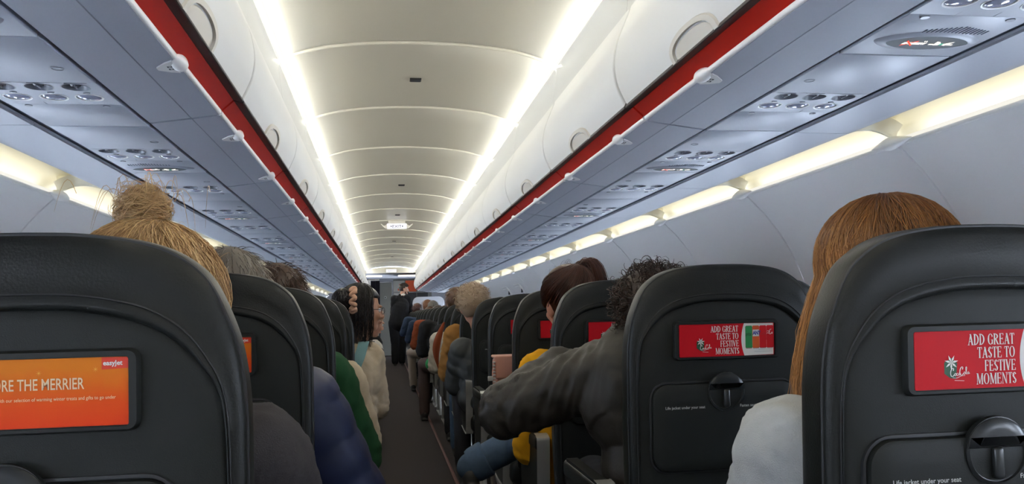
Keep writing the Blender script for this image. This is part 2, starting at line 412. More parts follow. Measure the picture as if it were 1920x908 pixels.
# ================================================================== overhead bins
doorp = crv([(.535, 1.566), (.521, 1.595), (.507, 1.632), (.501, 1.688), (.512, 1.750), (.533, 1.803), (.549, 1.840), (.557, 1.862)], 6)
_da = [0]
for i in range(1, len(doorp)): _da.append(_da[-1]+math.hypot(doorp[i][0]-doorp[i-1][0], doorp[i][1]-doorp[i-1][1]))
def door_at(sv, off=0):
    sv = max(0, min(_da[-1]-1e-6, sv)); i = 0
    while _da[i+1] < sv: i += 1
    t = (sv-_da[i])/(_da[i+1]-_da[i]); a, b = doorp[i], doorp[i+1]; tx, tz = b[0]-a[0], b[1]-a[1]; L = math.hypot(tx, tz)
    return (a[0]+tx*t-tz/L*off, a[1]+tz*t+tx/L*off)
def make_bin(s, L=BAY-.01):
    t = empty('overhead_bin'); h = L/2-.0035
    mb = MB()
    prof = [door_at(_da[-1]*i/30) for i in range(31)]; back = [door_at(_da[-1]*i/30, -.018) for i in range(31)]
    rows = []
    for y, o in ((-h, -.010), (-h+.0008, -.004), (-h+.003, -.001), (-h+.006, 0), (-h*.5, 0), (0, 0), (h*.5, 0), (h-.006, 0), (h-.003, -.001), (h-.0008, -.004), (h, -.010)):
        rows.append([(s*door_at(_da[-1]*i/30, o)[0], y, door_at(_da[-1]*i/30, o)[1]) for i in range(31)] + [(s*x, y, z) for x, z in back[::-1]])
    mb.loops(rows)
    d = obj('door', mb, bin_m, t)
    # latch: beige half-oval plate at the lower edge, raised rim round a paddle
    mb = MB(); n = 20
    def arch(w, hh, off): return [(s*door_at(hh*sin(pi*i/n)**.62 if 0 < i < n else 0, off)[0], -w*cos(pi*i/n), door_at(hh*sin(pi*i/n)**.62 if 0 < i < n else 0, off)[1]) for i in range(n+1)]
    A, B, C, D = arch(.138, .056, .0004), arch(.135, .0545, .006), arch(.116, .044, .007), arch(.113, .0425, .0005)
    mb.grid([A, B, C, D])
    o = obj('latch', mb, beige_m, d)
    o['label'] = 'beige half-oval latch plate'
    mb = MB(); E2 = arch(.107, .039, .0008); rows = [E2]
    for k in (.98, .75, .5, .25, .02): rows.append(arch(.105*k+.001, .038*k, .0030))
    mb.grid(rows); obj('paddle', mb, beige_m, o)
    mb = MB(); mb.loops([[(s*x, y, z) for x, z in ((.5305, 1.566), (.5305, 1.562), (.533, 1.5605), (.556, 1.5655), (.560, 1.570), (.560, 1.58), (.537, 1.58))] for y in (-h-.0025, h+.0025)])
    x = obj('seal', mb, seal_m, t); x['label'] = 'black rubber seal'
    mb = MB(); mb.loops([[(s*x, y, z) for x, z in ((.5555, 1.5665), (.5865, 1.5375), (.592, 1.5375), (.60, 1.56), (.57, 1.58), (.5555, 1.575))] for y in (-h-.002, h+.002)])
    x = obj('red_trim', mb, red_m, t); x['label'] = 'red trim band'
    mb = MB(); P = [(.592, 1.545), (.5875, 1.541), (.5860, 1.536), (.5868, 1.531), (.589, 1.528), (.592, 1.5262), (.600, 1.5262), (.600, 1.545)]
    mb.loops([[(s*x, y, z) for x, z in P] for y in (-h-.002, h+.002)])
    x = obj('edge_rail', mb, lip_m, t); x['label'] = 'white edge rail'
    mb = MB(); P = [(.5935, 1.5254), (.6615, 1.5157), (.663, 1.5175), (.6645, 1.5153), (.767, 1.5015), (.770, 1.505), (.770, 1.54), (.5935, 1.545)]
    mb.loops([[(s*x, y, z) for x, z in P] for y in (-h-.002, h+.002)])
    x = obj('underside', mb, under_m, t); x['label'] = 'blue-grey underside'
    mb = MB(); mb.loops([[(s*x, y, z) for x, z in ((.565, 1.588), (.77, 1.56), (.80, 1.58), (.72, 1.85), (.575, 1.85), (.53, 1.69), (.54, 1.6))] for y in (-h, h)])
    obj('body', mb, bin_m, t)
    return tree(t)
BINC = 2.27 - BAY/2; BINS = {-1: [], 1: []}
for s in (-1, 1):
    p = None
    for n in range(-2, 16):
        loc = (0, BINC+BAY*n + (.0 if s > 0 else -.008), 0)
        if p is None: p = make_bin(s); p.location = loc; b = p
        else: b = dup(p, loc)
        BINS[s].append(b)
        tag(b, 'white overhead bin with beige latch, %s on the %s counting from the camera' % (ORD[n+3], SIDE[s]), 'overhead bin', 'overhead bins above the %s seats' % SIDE[s])
# row-number clips on the rails
def clip(s):
    mb = MB(); rows = []
    for i in range(13):
        q = -1+2*i/12; w = max(.05, (1-abs(q)**2.2)**.7)
        rows.append([(s*(.594-.019*w*cos(a)), .052*q, 1.534-.017*w*sin(a)) for a in [2*pi*k/12 for k in range(12)]])
    mb.loops(rows); t = obj('row_number_clip', mb, lip_m)
    mb = MB(); L = [(-.042, .598), (.040, .598), (.030, .614), (.008, .636), (-.008, .636), (-.032, .614)]
    f = lambda L, dz: [(s*x, y, 1.5240-(x-.60)*.13-dz) for y, x in L]
    mb.loops([f(L, -.004), f(L, .003)], m=0)
    for (y0, y1) in ((-.014, -.004), (.002, .012)):
        Q = [(y0, .603), (y1, .603), (y1, .614), (y0, .614)]; R = [(y0+.003, .606), (y1-.003, .606), (y1-.003, .611), (y0+.003, .611)]
        mb.grid([f(Q, .0034), f(R, .0034)], m=1, closed_v=True)
    x = obj('number_tab', mb, [bin_m, dark_m], t)
    return tree(t)
for s in (-1, 1):
    p = None
    for n in range(0, 24):
        loc = (0, 1.831+.7222*n-(.012 if s < 0 else 0), 0)
        if p is None: p = clip(s); p.location = loc; b = p
        else: b = dup(p, loc)
        h = min(BINS[s], key=lambda q: abs(q.location.y-loc[1])); b.parent = h; b.location = (0, loc[1]-h.location.y, 0)

# ================================================================== passenger service units
dome_m = mat('lamp_dome', (.30, .32, .42), .08, .8)
nozzle_m = mat('nozzle_grey', (.16, .17, .20), .3)
signbed_m = mat('sign_glass', (.045, .055, .06), .5, .2)
ico_w = emat('sign_white', (1, .97, .9), 1.6); ico_r = emat('sign_red', (1, .12, .08), 1.3); ico_g = emat('sign_green', (.1, .8, .5), 1.0)
def circ(cx, cy, rx, ry, n=20, e=1.0): return [(cx+rx*cos(2*pi*i/n), cy+ry*sin(2*pi*i/n)) for i in range(n)]
def make_psu(s, sign):
    """local: x = real x * s, y=0 at the row of air nozzles; lower face at z=1.500"""
    t = empty('passenger_service_unit'); Z = 1.500
    xs = [.831, .907, .985]; x0, x1 = .779, 1.033
    mb = MB()
    def face(L, z=Z): return [(s*x, y, z) for x, y in L]
    # blank plates
    def slab(ya, yb, dz=0): mb.box((s*(x0+x1)/2, (ya+yb)/2, Z+.010+dz), (x1-x0, yb-ya, .020), r=.0018, n=2)
    slab(-.326, -.0265); slab(.160, .389)
    # the drilled plate: six square cells each with a round hole
    def cell(xa, xb, ya, yb, cx, cy, r):
        n = 24; out = []; hol = []
        for i in range(n):
            a = 2*pi*i/n+pi/4; c, q = cos(a), sin(a); k = min(((xb-cx) if c > 0 else (cx-xa))/max(1e-6, abs(c)), ((yb-cy) if q > 0 else (cy-ya))/max(1e-6, abs(q)))
            out.append((cx+c*k, cy+q*k)); hol.append((cx+r*c, cy+r*q))
        mb.grid([face(out), face(hol)], closed_v=True)
        for px, py in ((xa, ya), (xb, ya), (xb, yb), (xa, yb)):
            b = sorted(range(n), key=lambda i: abs(out[i][0]-px)+abs(out[i][1]-py))[:2]
            mb.add(face([(px, py), out[b[0]], out[b[1]]]), [(0, 1, 2)])
    cut = [x0, .869, .946, x1]
    for i, x in enumerate(xs):
        cell(cut[i], cut[i+1], -.0255, .050, x, .006, .029)
        cell(cut[i], cut[i+1], .050, .159, x, .094, .029)
    mb.box((s*(x0+x1)/2, .0665, Z+.024), (x1-x0, .186, .004))
    for q in (x0+.0005, x1-.0005): mb.box((s*q, .0665, Z+.0125), (.001, .186, .024))
    obj('panel', mb, under_m, t)
    for x in xs:
        mb = MB(); c = (x, .006)
        mb.grid([face(circ(*c, .0305, .0305), Z-.0008), face(circ(*c, .028, .028), Z-.001), face(circ(*c, .022, .022), Z+.010), face(circ(c[0], c[1], .012, .012), Z+.018)], closed_v=True)
        mb.loops([face(circ(*c, .012, .012), Z+.018), face(circ(*c, .011, .011), Z+.004), face(circ(*c, .007, .007), Z+.001), face(circ(*c, .005, .005), Z+.006)], cap0=False)
        mb.box((s*c[0], c[1], Z+.002), (.003, .022, .006), r=.001, n=1)
        x_ = obj('air_nozzle', mb, nozzle_m, t); x_['label'] = 'recessed dark grey air nozzle'
    for x in xs:
        mb = MB(); c = (x, .094)
        mb.grid([face(circ(*c, .031, .031), Z), face(circ(*c, .0305, .0305), Z-.0012), face(circ(*c, .0275, .0275), Z-.0008), face(circ(*c, .0265, .0265), Z+.002)], closed_v=True)
        o = obj('reading_light', mb, lip_m, t)
        mb = MB(); mb.grid([face(circ(c[0], c[1], .0265*cos(k), .0265*cos(k)), Z+.002-.006*sin(k)) for k in (0, .3, .6, .9, 1.2, 1.5)], closed_v=True)
        obj('lens', mb, dome_m, o)
    for x in xs:
        mb = MB(); mb.loops([face(circ(x-.008, .052, .008, .004), Z-.0002), face(circ(x-.008, .052, .007, .003), Z-.0022)]); obj('button', mb, nozzle_m, t)
    for x in (.818, .992):
        mb = MB(); mb.loops([face(circ(x, .172, .0085, .0085), Z), face(circ(x, .172, .008, .008), Z-.002)]); obj('fastener', mb, nozzle_m, t)
    mb = MB(); mb.grid([face(circ(.817, -.135, .0125, .0125), Z-.0003), face(circ(.817, -.135, .0118, .0118), Z-.0012), face(circ(.817, -.135, .0102, .0102), Z-.0012), face(circ(.817, -.135, .0098, .0098), Z-.0002)], closed_v=True)
    obj('call_ring', mb, nozzle_m, t)
    if sign:
        def leaf(cx, cy, rx, ry, n=32): return [(cx+rx*cos(2*pi*i/n), cy+ry*math.copysign(abs(sin(2*pi*i/n))**1.25, sin(2*pi*i/n))) for i in range(n)]
        mb = MB(); c = (.910, .298)
        mb.grid([face(leaf(*c, .112, .054), Z), face(leaf(*c, .108, .050), Z-.003), face(leaf(*c, .088, .039), Z-.005), face(leaf(*c, .086, .037), Z-.003)], closed_v=True)
        mb.grid([face(leaf(*c, .087, .038), Z-.0042), face(leaf(*c, .045, .018), Z-.0046), face(leaf(*c, .002, .001), Z-.0047)], closed_v=True, m=1)
        o = obj('sign', mb, [under_m, signbed_m], t)
        mb = MB(); zz = Z-.0056
        def poly(L, m): mb.add([(s*p if False else s*p[0], p[1], zz) for p in L] if False else [(p[0], p[1], zz) for p in L], [tuple(range(len(L)))], m)
        # both icons read the same way up on either side of the aisle
        X = lambda u: (s*.910) + u
        yb = .298
        def R(u0, u1, v0, v1, m, sk=0): poly([(X(u0), yb-v0), (X(u1), yb-v0), (X(u1+sk), yb-v1), (X(u0+sk), yb-v1)], m)
        R(-.052, -.012, -.007, .005, 0, .002); R(-.010, -.0075, -.007, .005, 0, .002); R(-.006, -.0035, -.007, .005, 0, .002)
        R(-.012, -.0095, .009, .015, 0, -.002); R(-.008, -.0055, .009, .015, 0, -.002)
        zz -= .0004
        for k in (-1, 1): poly([(X(-.038-.012*1), yb+k*.013+.003), (X(-.038-.012), yb+k*.013-.003), (X(-.038+.012), yb-k*.013-.003), (X(-.038+.012), yb-k*.013+.003)], 1)
        R(.006, .016, -.006, 0, 0); R(.044, .058, -.006, 0, 0)
        poly([(X(.014), yb-.014), (X(.022), yb-.012), (X(.029), yb-.003), (X(.028), yb+.007), (X(.018), yb+.008)], 0)
        poly([(X(.053), yb-.014), (X(.045), yb-.010), (X(.036), yb-.002), (X(.037), yb+.007), (X(.044), yb+.008)], 0)
        R(.0305, .032, -.007, .004, 2); R(.033, .0345, -.007, .004, 2)
        obj('icons', mb, [ico_w, ico_r, ico_g], o, smooth=False)
        mb = MB()
        for k in range(16):
            a = .15+.045*k; x_ = .868+.0085*k
            mb.box((s*x_, .232+.012*abs(k-8)/8, Z-.0006), (.0028, .038-.02*abs(k-8)/8, .0016), r=.0006, n=1)
        obj('speaker_slots', mb, groove_m, t)
    return tree(t)
for s in (-1, 1):
    pr = {True: make_psu(s, True), False: make_psu(s, False)}; used = set()
    for n in range(-1, 24):
        sg = n % 2 != 0; loc = (0, 1.884+.7213*n+(.0 if s > 0 else .022), 0)
        if sg not in used: u = pr[sg]; u.location = loc; used.add(sg)
        else: u = dup(pr[sg], loc)
        tag(u, 'service panel of nozzles and reading lamps%s, %s ahead on the %s' % (' with lit sign' if sg else ' without sign', ORD[n+2], SIDE[s]), 'service panel', 'service panels above the %s seats' % SIDE[s])

# ================================================================== ceiling fittings
for i, (y, nm) in enumerate(((3.97, 'nearest the camera'), (7.26, 'second from the camera'), (9.44, 'just before the first exit sign'), (12.8, 'beyond the first exit sign'), (16.15, 'farthest along the ceiling'))):
    t = empty('ceiling_vent', (0, y, 2.1235)); mb = MB(); mb.box((0, 0, 0), (.056, .052, .006), r=.002, n=2); obj('housing', mb, dark_m, t)
    mb = MB()
    for k in range(4): mb.box((0, -.018+.012*k, -.0035), (.046, .004, .003), r=.001, n=1)
    obj('grille', mb, gap_m, t)
    tag(t, 'small dark square vent in the ceiling, %s' % nm, 'vent', 'ceiling vents')
exit_face = emat('exit_face', (.93, .93, 1.0), 1.5); exit_ink = mat('exit_ink', (.05, .04, .12), .5)
def exit_sign(loc, label, w=.232, h=.062, wings=True):
    t = empty('exit_sign', loc); mb = MB(); mb.box((0, .012, 0), (w+.006, .022, h+.006), r=.004, n=2); obj('housing', mb, lip_m, t)
    mb = MB(); mb.plate(rrect(0, 0, w, h, .004), -.0006, .003); p = obj('face', mb, exit_face, t)
    mb = MB(); tx = text2d('EXIT', .052, 1.05, .0006, 'CENTER'); put_text(mb, tx, 0, -.019, -.0016)
    for k in (-1, 1): mb.add([(k*.078, -.0016, 0), (k*.062, -.0016, .016), (k*.062, -.0016, -.016)], [(0, 1, 2)])
    o = obj('lettering', mb, exit_ink, p, smooth=False)
    if wings:
        for k in (-1, 1):
            mb = MB(); L = [(k*.118, .025), (k*.118, -.026), (k*.135, -.026), (k*.170, .004), (k*.192, .027), (k*.182, .030), (k*.15, .006)]
            mb.plate(L, 0, .03); obj('bracket', mb, lip_m, t)
        mb = MB(); mb.box((0, .015, .048), (.20, .02, .04), r=.004); obj('mount', mb, lip_m, t)
    tag(t, label, 'exit sign', 'lit exit signs'); return t
exit_sign((0, 10.0, 2.055), 'lit white EXIT sign with arrows hanging mid-cabin from the ceiling')

# ================================================================== front of the cabin
fw_m = mat('front_grey', (.22, .22, .20), .5, bump=.05, bscale=60); fdark = mat('front_dark', (.05, .05, .055), .6)
curt_m = mat('curtain_navy', (.03, .03, .045), .9, .1, bump=.3, bscale=300); part_m = mat('partition_white', (.72, .74, .80), .45)
lamp_front = emat('front_lamp', (1, .97, .9), 2.2)
mb = MB(); mb.box((0, 23.0, 1.1), (3.7, .06, 2.4))
for q in (-1, 1): mb.box((q*1.80, 21.2, 1.1), (.06, 3.7, 2.4))
mb.box((0, 23, .1), (3.7, .1, .3)); tag(obj('wall_front', mb, fdark), kind='structure')
mb = MB(); mb.box((0, 21.2, 2.03), (3.7, 3.6, .04)); mb.loops([[(x, y, z) for x, z in ([(-.62, 1.99)] + [(a, b) for a, b in arc if abs(a) < .56] + [(.62, 1.99), (.9, 2.3), (-.9, 2.3)])] for y in (19.42, 19.46)])
mb.box((0, 19.44, 2.35), (3.7, .05, .2)); 
for s in (-1, 1): mb.box((s*1.27, 19.50, 1.86), (1.32, .05, .62), r=.01)
tag(obj('trim_header', mb, fdark), kind='structure')
mb = MB(); mb.loops([[(x, y, z) for x, z in ([(-.60, 1.972)] + [(a, b-.01) for a, b in arc if abs(a) < .57] + [(.60, 1.972)])] for y in (19.36, 19.41)])
tag(obj('trim_arch', mb, ceil_m), kind='structure')
exit_sign((.01, 19.33, 2.02), 'small distant lit EXIT sign on the arch at the front of the cabin', .235, .066, False)
for s, a, b in ((-1, -.575, -.20), (1, .175, .60)):
    mb = MB(); mb.box(((a+b)/2, 19.9, 1.93), (b-a, .10, .035), r=.015, n=3)
    tag(obj('vestibule_lamp', mb, lamp_front), 'long white lamp under the front header on the %s' % SIDE[s], 'lamp')
mb = MB(); mb.box((-.40, 20.25, 1.855), (.27, .08, .035), r=.014); tag(obj('curtain_rail', mb, lip_m), 'white rail cover above the dark curtain', 'rail')
mb = MB(); mb.box((-.51, 20.1, .92), (.06, .5, 1.84), r=.01); tag(obj('trim_post', mb, lip_m), kind='structure')
mb = MB(); rows = []
for z in [0.03+1.80*i/12 for i in range(13)]:
    f = [( -.475+.215*j/60, 20.3+.022*sin(j*.95)*(1-.25*z/1.8)+.006*sin(j*.4+z*3), z) for j in range(61)]
    rows.append(f + [(x, y+.006, z) for x, y, z in f[::-1]])
mb.loops(rows); tag(obj('curtain', mb, curt_m), 'dark navy pleated curtain hanging at the front left', 'curtain')
def lav_door():
    t = empty('lavatory_door', (-.13, 20.9, 0)); mb = MB(); mb.box((0, .02, .90), (.32, .035, 1.80), r=.006); obj('panel', mb, fw_m, t)
    mb = MB(); 
    for dx, dz, w, h in ((-.165, .91, .02, 1.84), (.165, .91, .02, 1.84), (0, 1.82, .35, .022)): mb.box((dx, .01, dz), (w, .05, h), r=.004)
    obj('frame', mb, mat('front_frame', (.42, .42, .41), .5), t)
    mb = MB(); mb.loops([[(x, y, z) for x, z in circ(.0, 1.44, r, r)] for r, y in ((.034, .004), (.032, -.004), (.020, -.006), (.017, -.001))])
    o = obj('lock', mb, metal_m, t)
    mb = MB(); mb.loops([[(x, y, z) for x, z in circ(.0, 1.44, r, r)] for r, y in ((.016, -.001), (.015, -.004))]); obj('knob', mb, dark_m, o)
    tag(t, 'plain grey lavatory door with a round lock beside the curtain', 'door')
lav_door()
orange_m = mat('orange_panel', (.80, .10, .02), .5); gal_m = mat('galley_white', (.60, .59, .55), .5)
def galley():
    t = empty('galley_unit', (.5, 21.0, 0)); mb = MB(); mb.box((.05, .30, .95), (.96, .6, 1.90), r=.01); obj('cabinet', mb, fw_m, t)
    def pan(nm, x, z, w, h, m, mk=None):
        b = MB(); b.plate(rrect(x, z, w, h, .008), -.012, 0, bev=.003); o = obj(nm, b, m, t)
        return o
    o = pan('door', -.285, 1.72, .275, .28, gal_m)
    b = MB()
    for k in range(4): b.box((-.25, -.013, 1.77-.03*k), (.09, .002, .008))
    b.box((-.27, -.013, 1.635), (.09, .002, .05)); x = obj('label_print', b, orange_m, o)
    pan('door', .01, 1.72, .27, .28, orange_m); pan('door', .30, 1.72, .26, .28, gal_m)
    for x, m in ((-.285, gal_m), (.01, fdark), (.30, fdark)): pan('compartment', x, 1.42, .27, .26, m)
    b = MB(); b.box((.05, -.02, 1.565), (.94, .05, .014), r=.004); obj('shelf', b, metal_m, t)
    for x in (-.285, .01, .30): pan('cart_bay', x, .62, .27, 1.1, gal_m)
    tag(t, 'galley unit with white and orange doors behind the standing attendant', 'galley')
galley()
mb = MB(); L = rrect(.845, .72, .72, 1.36, .13, 8); mb.plate(L, 19.05, 19.09, bev=.008); tag(obj('partition', mb, part_m), 'white partition with rounded top corners ahead of the right front row', 'partition')
mb = MB(); L = rrect(-.95, .68, .80, 1.30, .1, 8); mb.plate(L, 19.05, 19.09, bev=.008); tag(obj('partition', mb, part_m), 'white partition ahead of the left front row', 'partition')
# over-wing exit frames on the right wall
def exit_hatch(y, lab):
    t = empty('overwing_hatch', (0, y, 0)); mb = MB(); sv0 = None
    for i in range(len(wallp)):
        if wallp[i][1] > 1.335: sv0 = _acc[i]
    def path(g): return [(.27-g, sv0+.42), (.27-g, sv0+.06+g), (.22-g, sv0+.012+g), (.16, sv0+g), (-.20, sv0+g)]
    for g in (0, .035):
        mb.tube([(wall_at(q[1], .006)[0], q[0]*-1, wall_at(q[1], .006)[1]) for q in path(g)], .007, 8)
    obj('frame', mb, lip_m, t)
    mb = MB()
    c = wall_at(sv0+.10, .004); mb.box((c[0], -.10, c[1]), (.02, .03, .055), r=.006); x = obj('handle', mb, dark_m, t)
    tag(t, lab, 'exit hatch', 'over-wing exits in the right wall')
exit_hatch(10.55, 'nearer white-framed over-wing exit hatch with dark handle in the right wall'); exit_hatch(11.65, 'farther white-framed over-wing exit hatch in the right wall')
# ================================================================== seats
def side_sym(R):
    """right half outline from bottom to top centre -> full open path bottom-left .. top .. bottom-right (left first)"""
    return [(-x, z) for x, z in R] + [(x, z) for x, z in R[::-1][1:]]
OUT = side_sym(crv([(.186, .42), (.196, .55), (.2, .70), (.2, .83), (.199, .90), (.193, .948), (.183, .982), (.166, 1.019), (.146, 1.039), (.122, 1.0525), (.09, 1.061), (.045, 1.066), (0, 1.067)], 5))
INN = side_sym(crv([(.168, .42), (.178, .55), (.182, .70), (.182, .83), (.179, .89), (.172, .917), (.160, .936), (.146, .952), (.128, .967), (.105, .979), (.075, .987), (.04, .992), (0, .993)], 5))
def lean(z): return (.80-z)*.07
def lv(x, y, z): return (x, y+lean(z), z)
def lerp2(a, b, t): return (a[0]+(b[0]-a[0])*t, a[1]+(b[1]-a[1])*t)
red_ad = mat('ad_red', (.50, .007, .014), .5, .15); white_ad = mat('ad_white', (.80, .80, .76), .4); green_ad = mat('ad_green', (.02, .24, .07), .4)
org_can = mat('ad_orange_can', (.62, .10, .02), .4); red_can = mat('ad_red_can', (.50, .010, .016), .5, .15); dkred_ad = mat('ad_dark_red', (.28, .008, .012), .4); blue_ad = mat('ad_blue', (.03, .05, .30), .4)
black_ad = mat('ad_black', (.02, .03, .02), .4); dgreen_ad = mat('ad_dark_green', (.01, .07, .03), .4)
orange_ad = bpy.data.materials.new('ad_orange'); orange_ad.use_nodes = True
_n = orange_ad.node_tree.nodes; _l = orange_ad.node_tree.links; _b = _n['Principled BSDF']; _b.inputs['Roughness'].default_value = .5; _b.inputs['Specular IOR Level'].default_value = .15
_tc = _n.new('ShaderNodeTexCoord'); _sp = _n.new('ShaderNodeSeparateXYZ'); _mr = _n.new('ShaderNodeMapRange'); _mr.inputs['From Min'].default_value = .885; _mr.inputs['From Max'].default_value = .947
_cr = _n.new('ShaderNodeValToRGB'); _cr.color_ramp.elements[0].color = (.62, .035, .008, 1); _cr.color_ramp.elements[1].color = (.60, .17, .012, 1); _e = _cr.color_ramp.elements.new(.45); _e.color = (.66, .07, .008, 1)
_nz = _n.new('ShaderNodeTexNoise'); _nz.inputs['Scale'].default_value = 60; _ad = _n.new('ShaderNodeMath'); _ad.operation = 'MULTIPLY_ADD'; _ad.inputs[1].default_value = .25
_l.new(_tc.outputs['Object'], _sp.inputs[0]); _l.new(_sp.outputs[2], _mr.inputs[0]); _l.new(_tc.outputs['Object'], _nz.inputs[0]); _l.new(_nz.outputs[0], _ad.inputs[0]); _l.new(_mr.outputs[0], _ad.inputs[2])
_l.new(_ad.outputs[0], _cr.inputs[0]); _l.new(_cr.outputs[0], _b.inputs['Base Color'])
sand_ad = mat('ad_sand', (.80, .62, .40), .5); redtag_ad = mat('ad_redtag', (.60, .03, .008), .4)

# serif capitals: strokes of (kind, ...) in a unit-height box
def serif(mb, word, right, z, y, h, m, squeeze=1.0, draw=True):
    T, t = .135, .052
    def quad(a, b, w, hz=False):
        if hz: return [(a[0], a[1]-w/2), (b[0], b[1]-w/2), (b[0], b[1]+w/2), (a[0], a[1]+w/2)]
        return [(a[0]-w/2, a[1]), (a[0]+w/2, a[1]), (b[0]+w/2, b[1]), (b[0]-w/2, b[1])]
    def arcq(cx, cy, rx, ry, a0, a1, n=14):
        Q = []
        for i in range(n):
            u, v = a0+(a1-a0)*i/n, a0+(a1-a0)*(i+1)/n
            def pt(a, o):
                wv = t+(T*1.1-t)*abs(cos(a)); return (cx+(rx-(wv if o else 0))*cos(a), cy+(ry-(wv*.8 if o else 0))*sin(a))
            Q.append([pt(u, 0), pt(v, 0), pt(v, 1), pt(u, 1)])
        return Q
    def sf(x, zz, w=.2): return quad((x-w/2, zz), (x+w/2, zz), .045, True)
    def G(c):
        if c == 'A': return .62, [quad((.31, 1), (.10, 0), t+.02), quad((.29, 1), (.50, 0), T+.02), quad((.16, .33), (.45, .33), t, True), sf(.1, .02), sf(.5, .02)]
        if c == 'D': return .60, [quad((.12, 0), (.12, 1), T), sf(.10, .02), sf(.10, .98)] + arcq(.14, .5, .42, .5, -pi/2, pi/2)
        if c == 'G': return .64, arcq(.33, .5, .29, .5, .5, 2*pi-.6) + [quad((.52, .05), (.52, .42), T*.9), sf(.50, .43)]
        if c == 'R': return .60, [quad((.12, 0), (.12, 1), T), sf(.12, .02), sf(.10, .98)] + arcq(.14, .74, .36, .26, -pi/2, pi/2) + [quad((.25, .5), (.48, 0), T), sf(.52, .02, .14)]
        if c == 'E': return .52, [quad((.12, 0), (.12, 1), T), quad((.04, .975), (.44, .975), t, True), quad((.04, .025), (.46, .025), t, True), quad((.12, .52), (.36, .52), t, True), quad((.44, .80), (.44, 1), t), quad((.46, 0), (.46, .22), t), quad((.36, .43), (.36, .61), t)]
        if c == 'F': return .48, [quad((.12, 0), (.12, 1), T), sf(.12, .02), quad((.04, .975), (.42, .975), t, True), quad((.12, .52), (.34, .52), t, True), quad((.42, .80), (.42, 1), t), quad((.34, .43), (.34, .61), t)]
        if c == 'T': return .50, [quad((.25, 0), (.25, 1), T), sf(.25, .02), quad((.02, .97), (.48, .97), t, True), quad((.03, .78), (.03, .98), t), quad((.47, .78), (.47, .98), t)]
        if c == 'S': return .46, arcq(.23, .75, .18, .25, .35, pi*1.15) + [quad((.06, .70), (.32, .34), T*1.15)] + arcq(.22, .26, .20, .26, -pi*.9, .45)
        if c == 'O': return .66, arcq(.33, .5, .30, .5, 0, 2*pi, 28)
        if c == 'I': return .26, [quad((.13, 0), (.13, 1), T), sf(.13, .02), sf(.13, .98)]
        if c == 'V': return .60, [quad((.10, 1), (.31, 0), T+.02), quad((.51, 1), (.30, 0), t+.02), sf(.1, .98), sf(.51, .98, .16)]
        if c == 'M': return .76, [quad((.12, 0), (.12, 1), t), quad((.64, 0), (.64, 1), T), quad((.15, 1), (.38, .05), T), quad((.62, 1), (.38, .05), t), sf(.12, .02, .18), sf(.64, .02), sf(.10, .98, .14), sf(.66, .98, .16)]
        if c == 'N': return .64, [quad((.12, 0), (.12, 1), t), quad((.52, 0), (.52, 1), t), quad((.13, 1), (.51, 0), T), sf(.12, .02, .18), sf(.10, .98, .16), sf(.52, .98, .18)]
        return .26, []
    tot = sum(G(c)[0] for c in word)*h*squeeze; x = right-tot
    for c in word:
        w, Q = G(c)
        for q in Q: mb.add([(x+a*h*squeeze, y, z+b*h) for a, b in q], [(0, 1, 2, 3)], m)
        x += w*h*squeeze
def ribbon2(mb, pts, w, y, m, n=6):
    P = crv(pts, n)
    for i in range(len(P)-1):
        (x0, z0), (x1, z1) = P[i][:2], P[i+1][:2]; dx, dz = x1-x0, z1-z0; L = math.hypot(dx, dz) or 1
        wv = w*(.55+.45*abs(dz/L)); ox, oz = -dz/L*wv/2, dx/L*wv/2
        mb.add([(x0-ox, y, z0-oz), (x1-ox, y, z1-oz), (x1+ox, y, z1+oz), (x0+ox, y, z0+oz)], [(0, 1, 2, 3)], m)
def script_logo(mb, x, z, s, y, m, rot=0.0):
    """flowing script of two capital-C words joined by a hyphen"""
    def put(L, w=.07): ribbon2(mb, [(x+s*(a*cos(rot)-b*sin(rot)), z+s*(a*sin(rot)+b*cos(rot))) for a, b in L], w*s, y, m)
    for ox in (0, .95):
        put([(ox+.34, .55), (ox+.40, .72), (ox+.28, .78), (ox+.12, .60), (ox+.04, .32), (ox+.10, .08), (ox+.26, .06), (ox+.42, .2)], .09)
    put([(.52, .30), (.44, .22), (.46, .08), (.56, .10), (.60, .24), (.52, .32)])
    put([(.78, .28), (.68, .26), (.64, .12), (.72, .06), (.82, .14)])
    put([(.98, .28), (.88, .24), (.86, .10), (.94, .08), (1.0, .22), (1.0, .08)])
    put([(1.06, .22), (1.12, .22)], .05)
    put([(1.46, .30), (1.38, .22), (1.40, .08), (1.50, .10), (1.54, .24), (1.46, .32)])
    put([(1.60, .12), (1.74, .62), (1.70, .74), (1.64, .58), (1.64, .12), (1.72, .08)])
    put([(1.90, .28), (1.80, .24), (1.78, .10), (1.86, .08), (1.92, .22), (1.92, .08), (2.0, .12)])
    put([(.20, -.06), (.6, -.14), (1.1, -.02), (1.5, -.04)], .06)
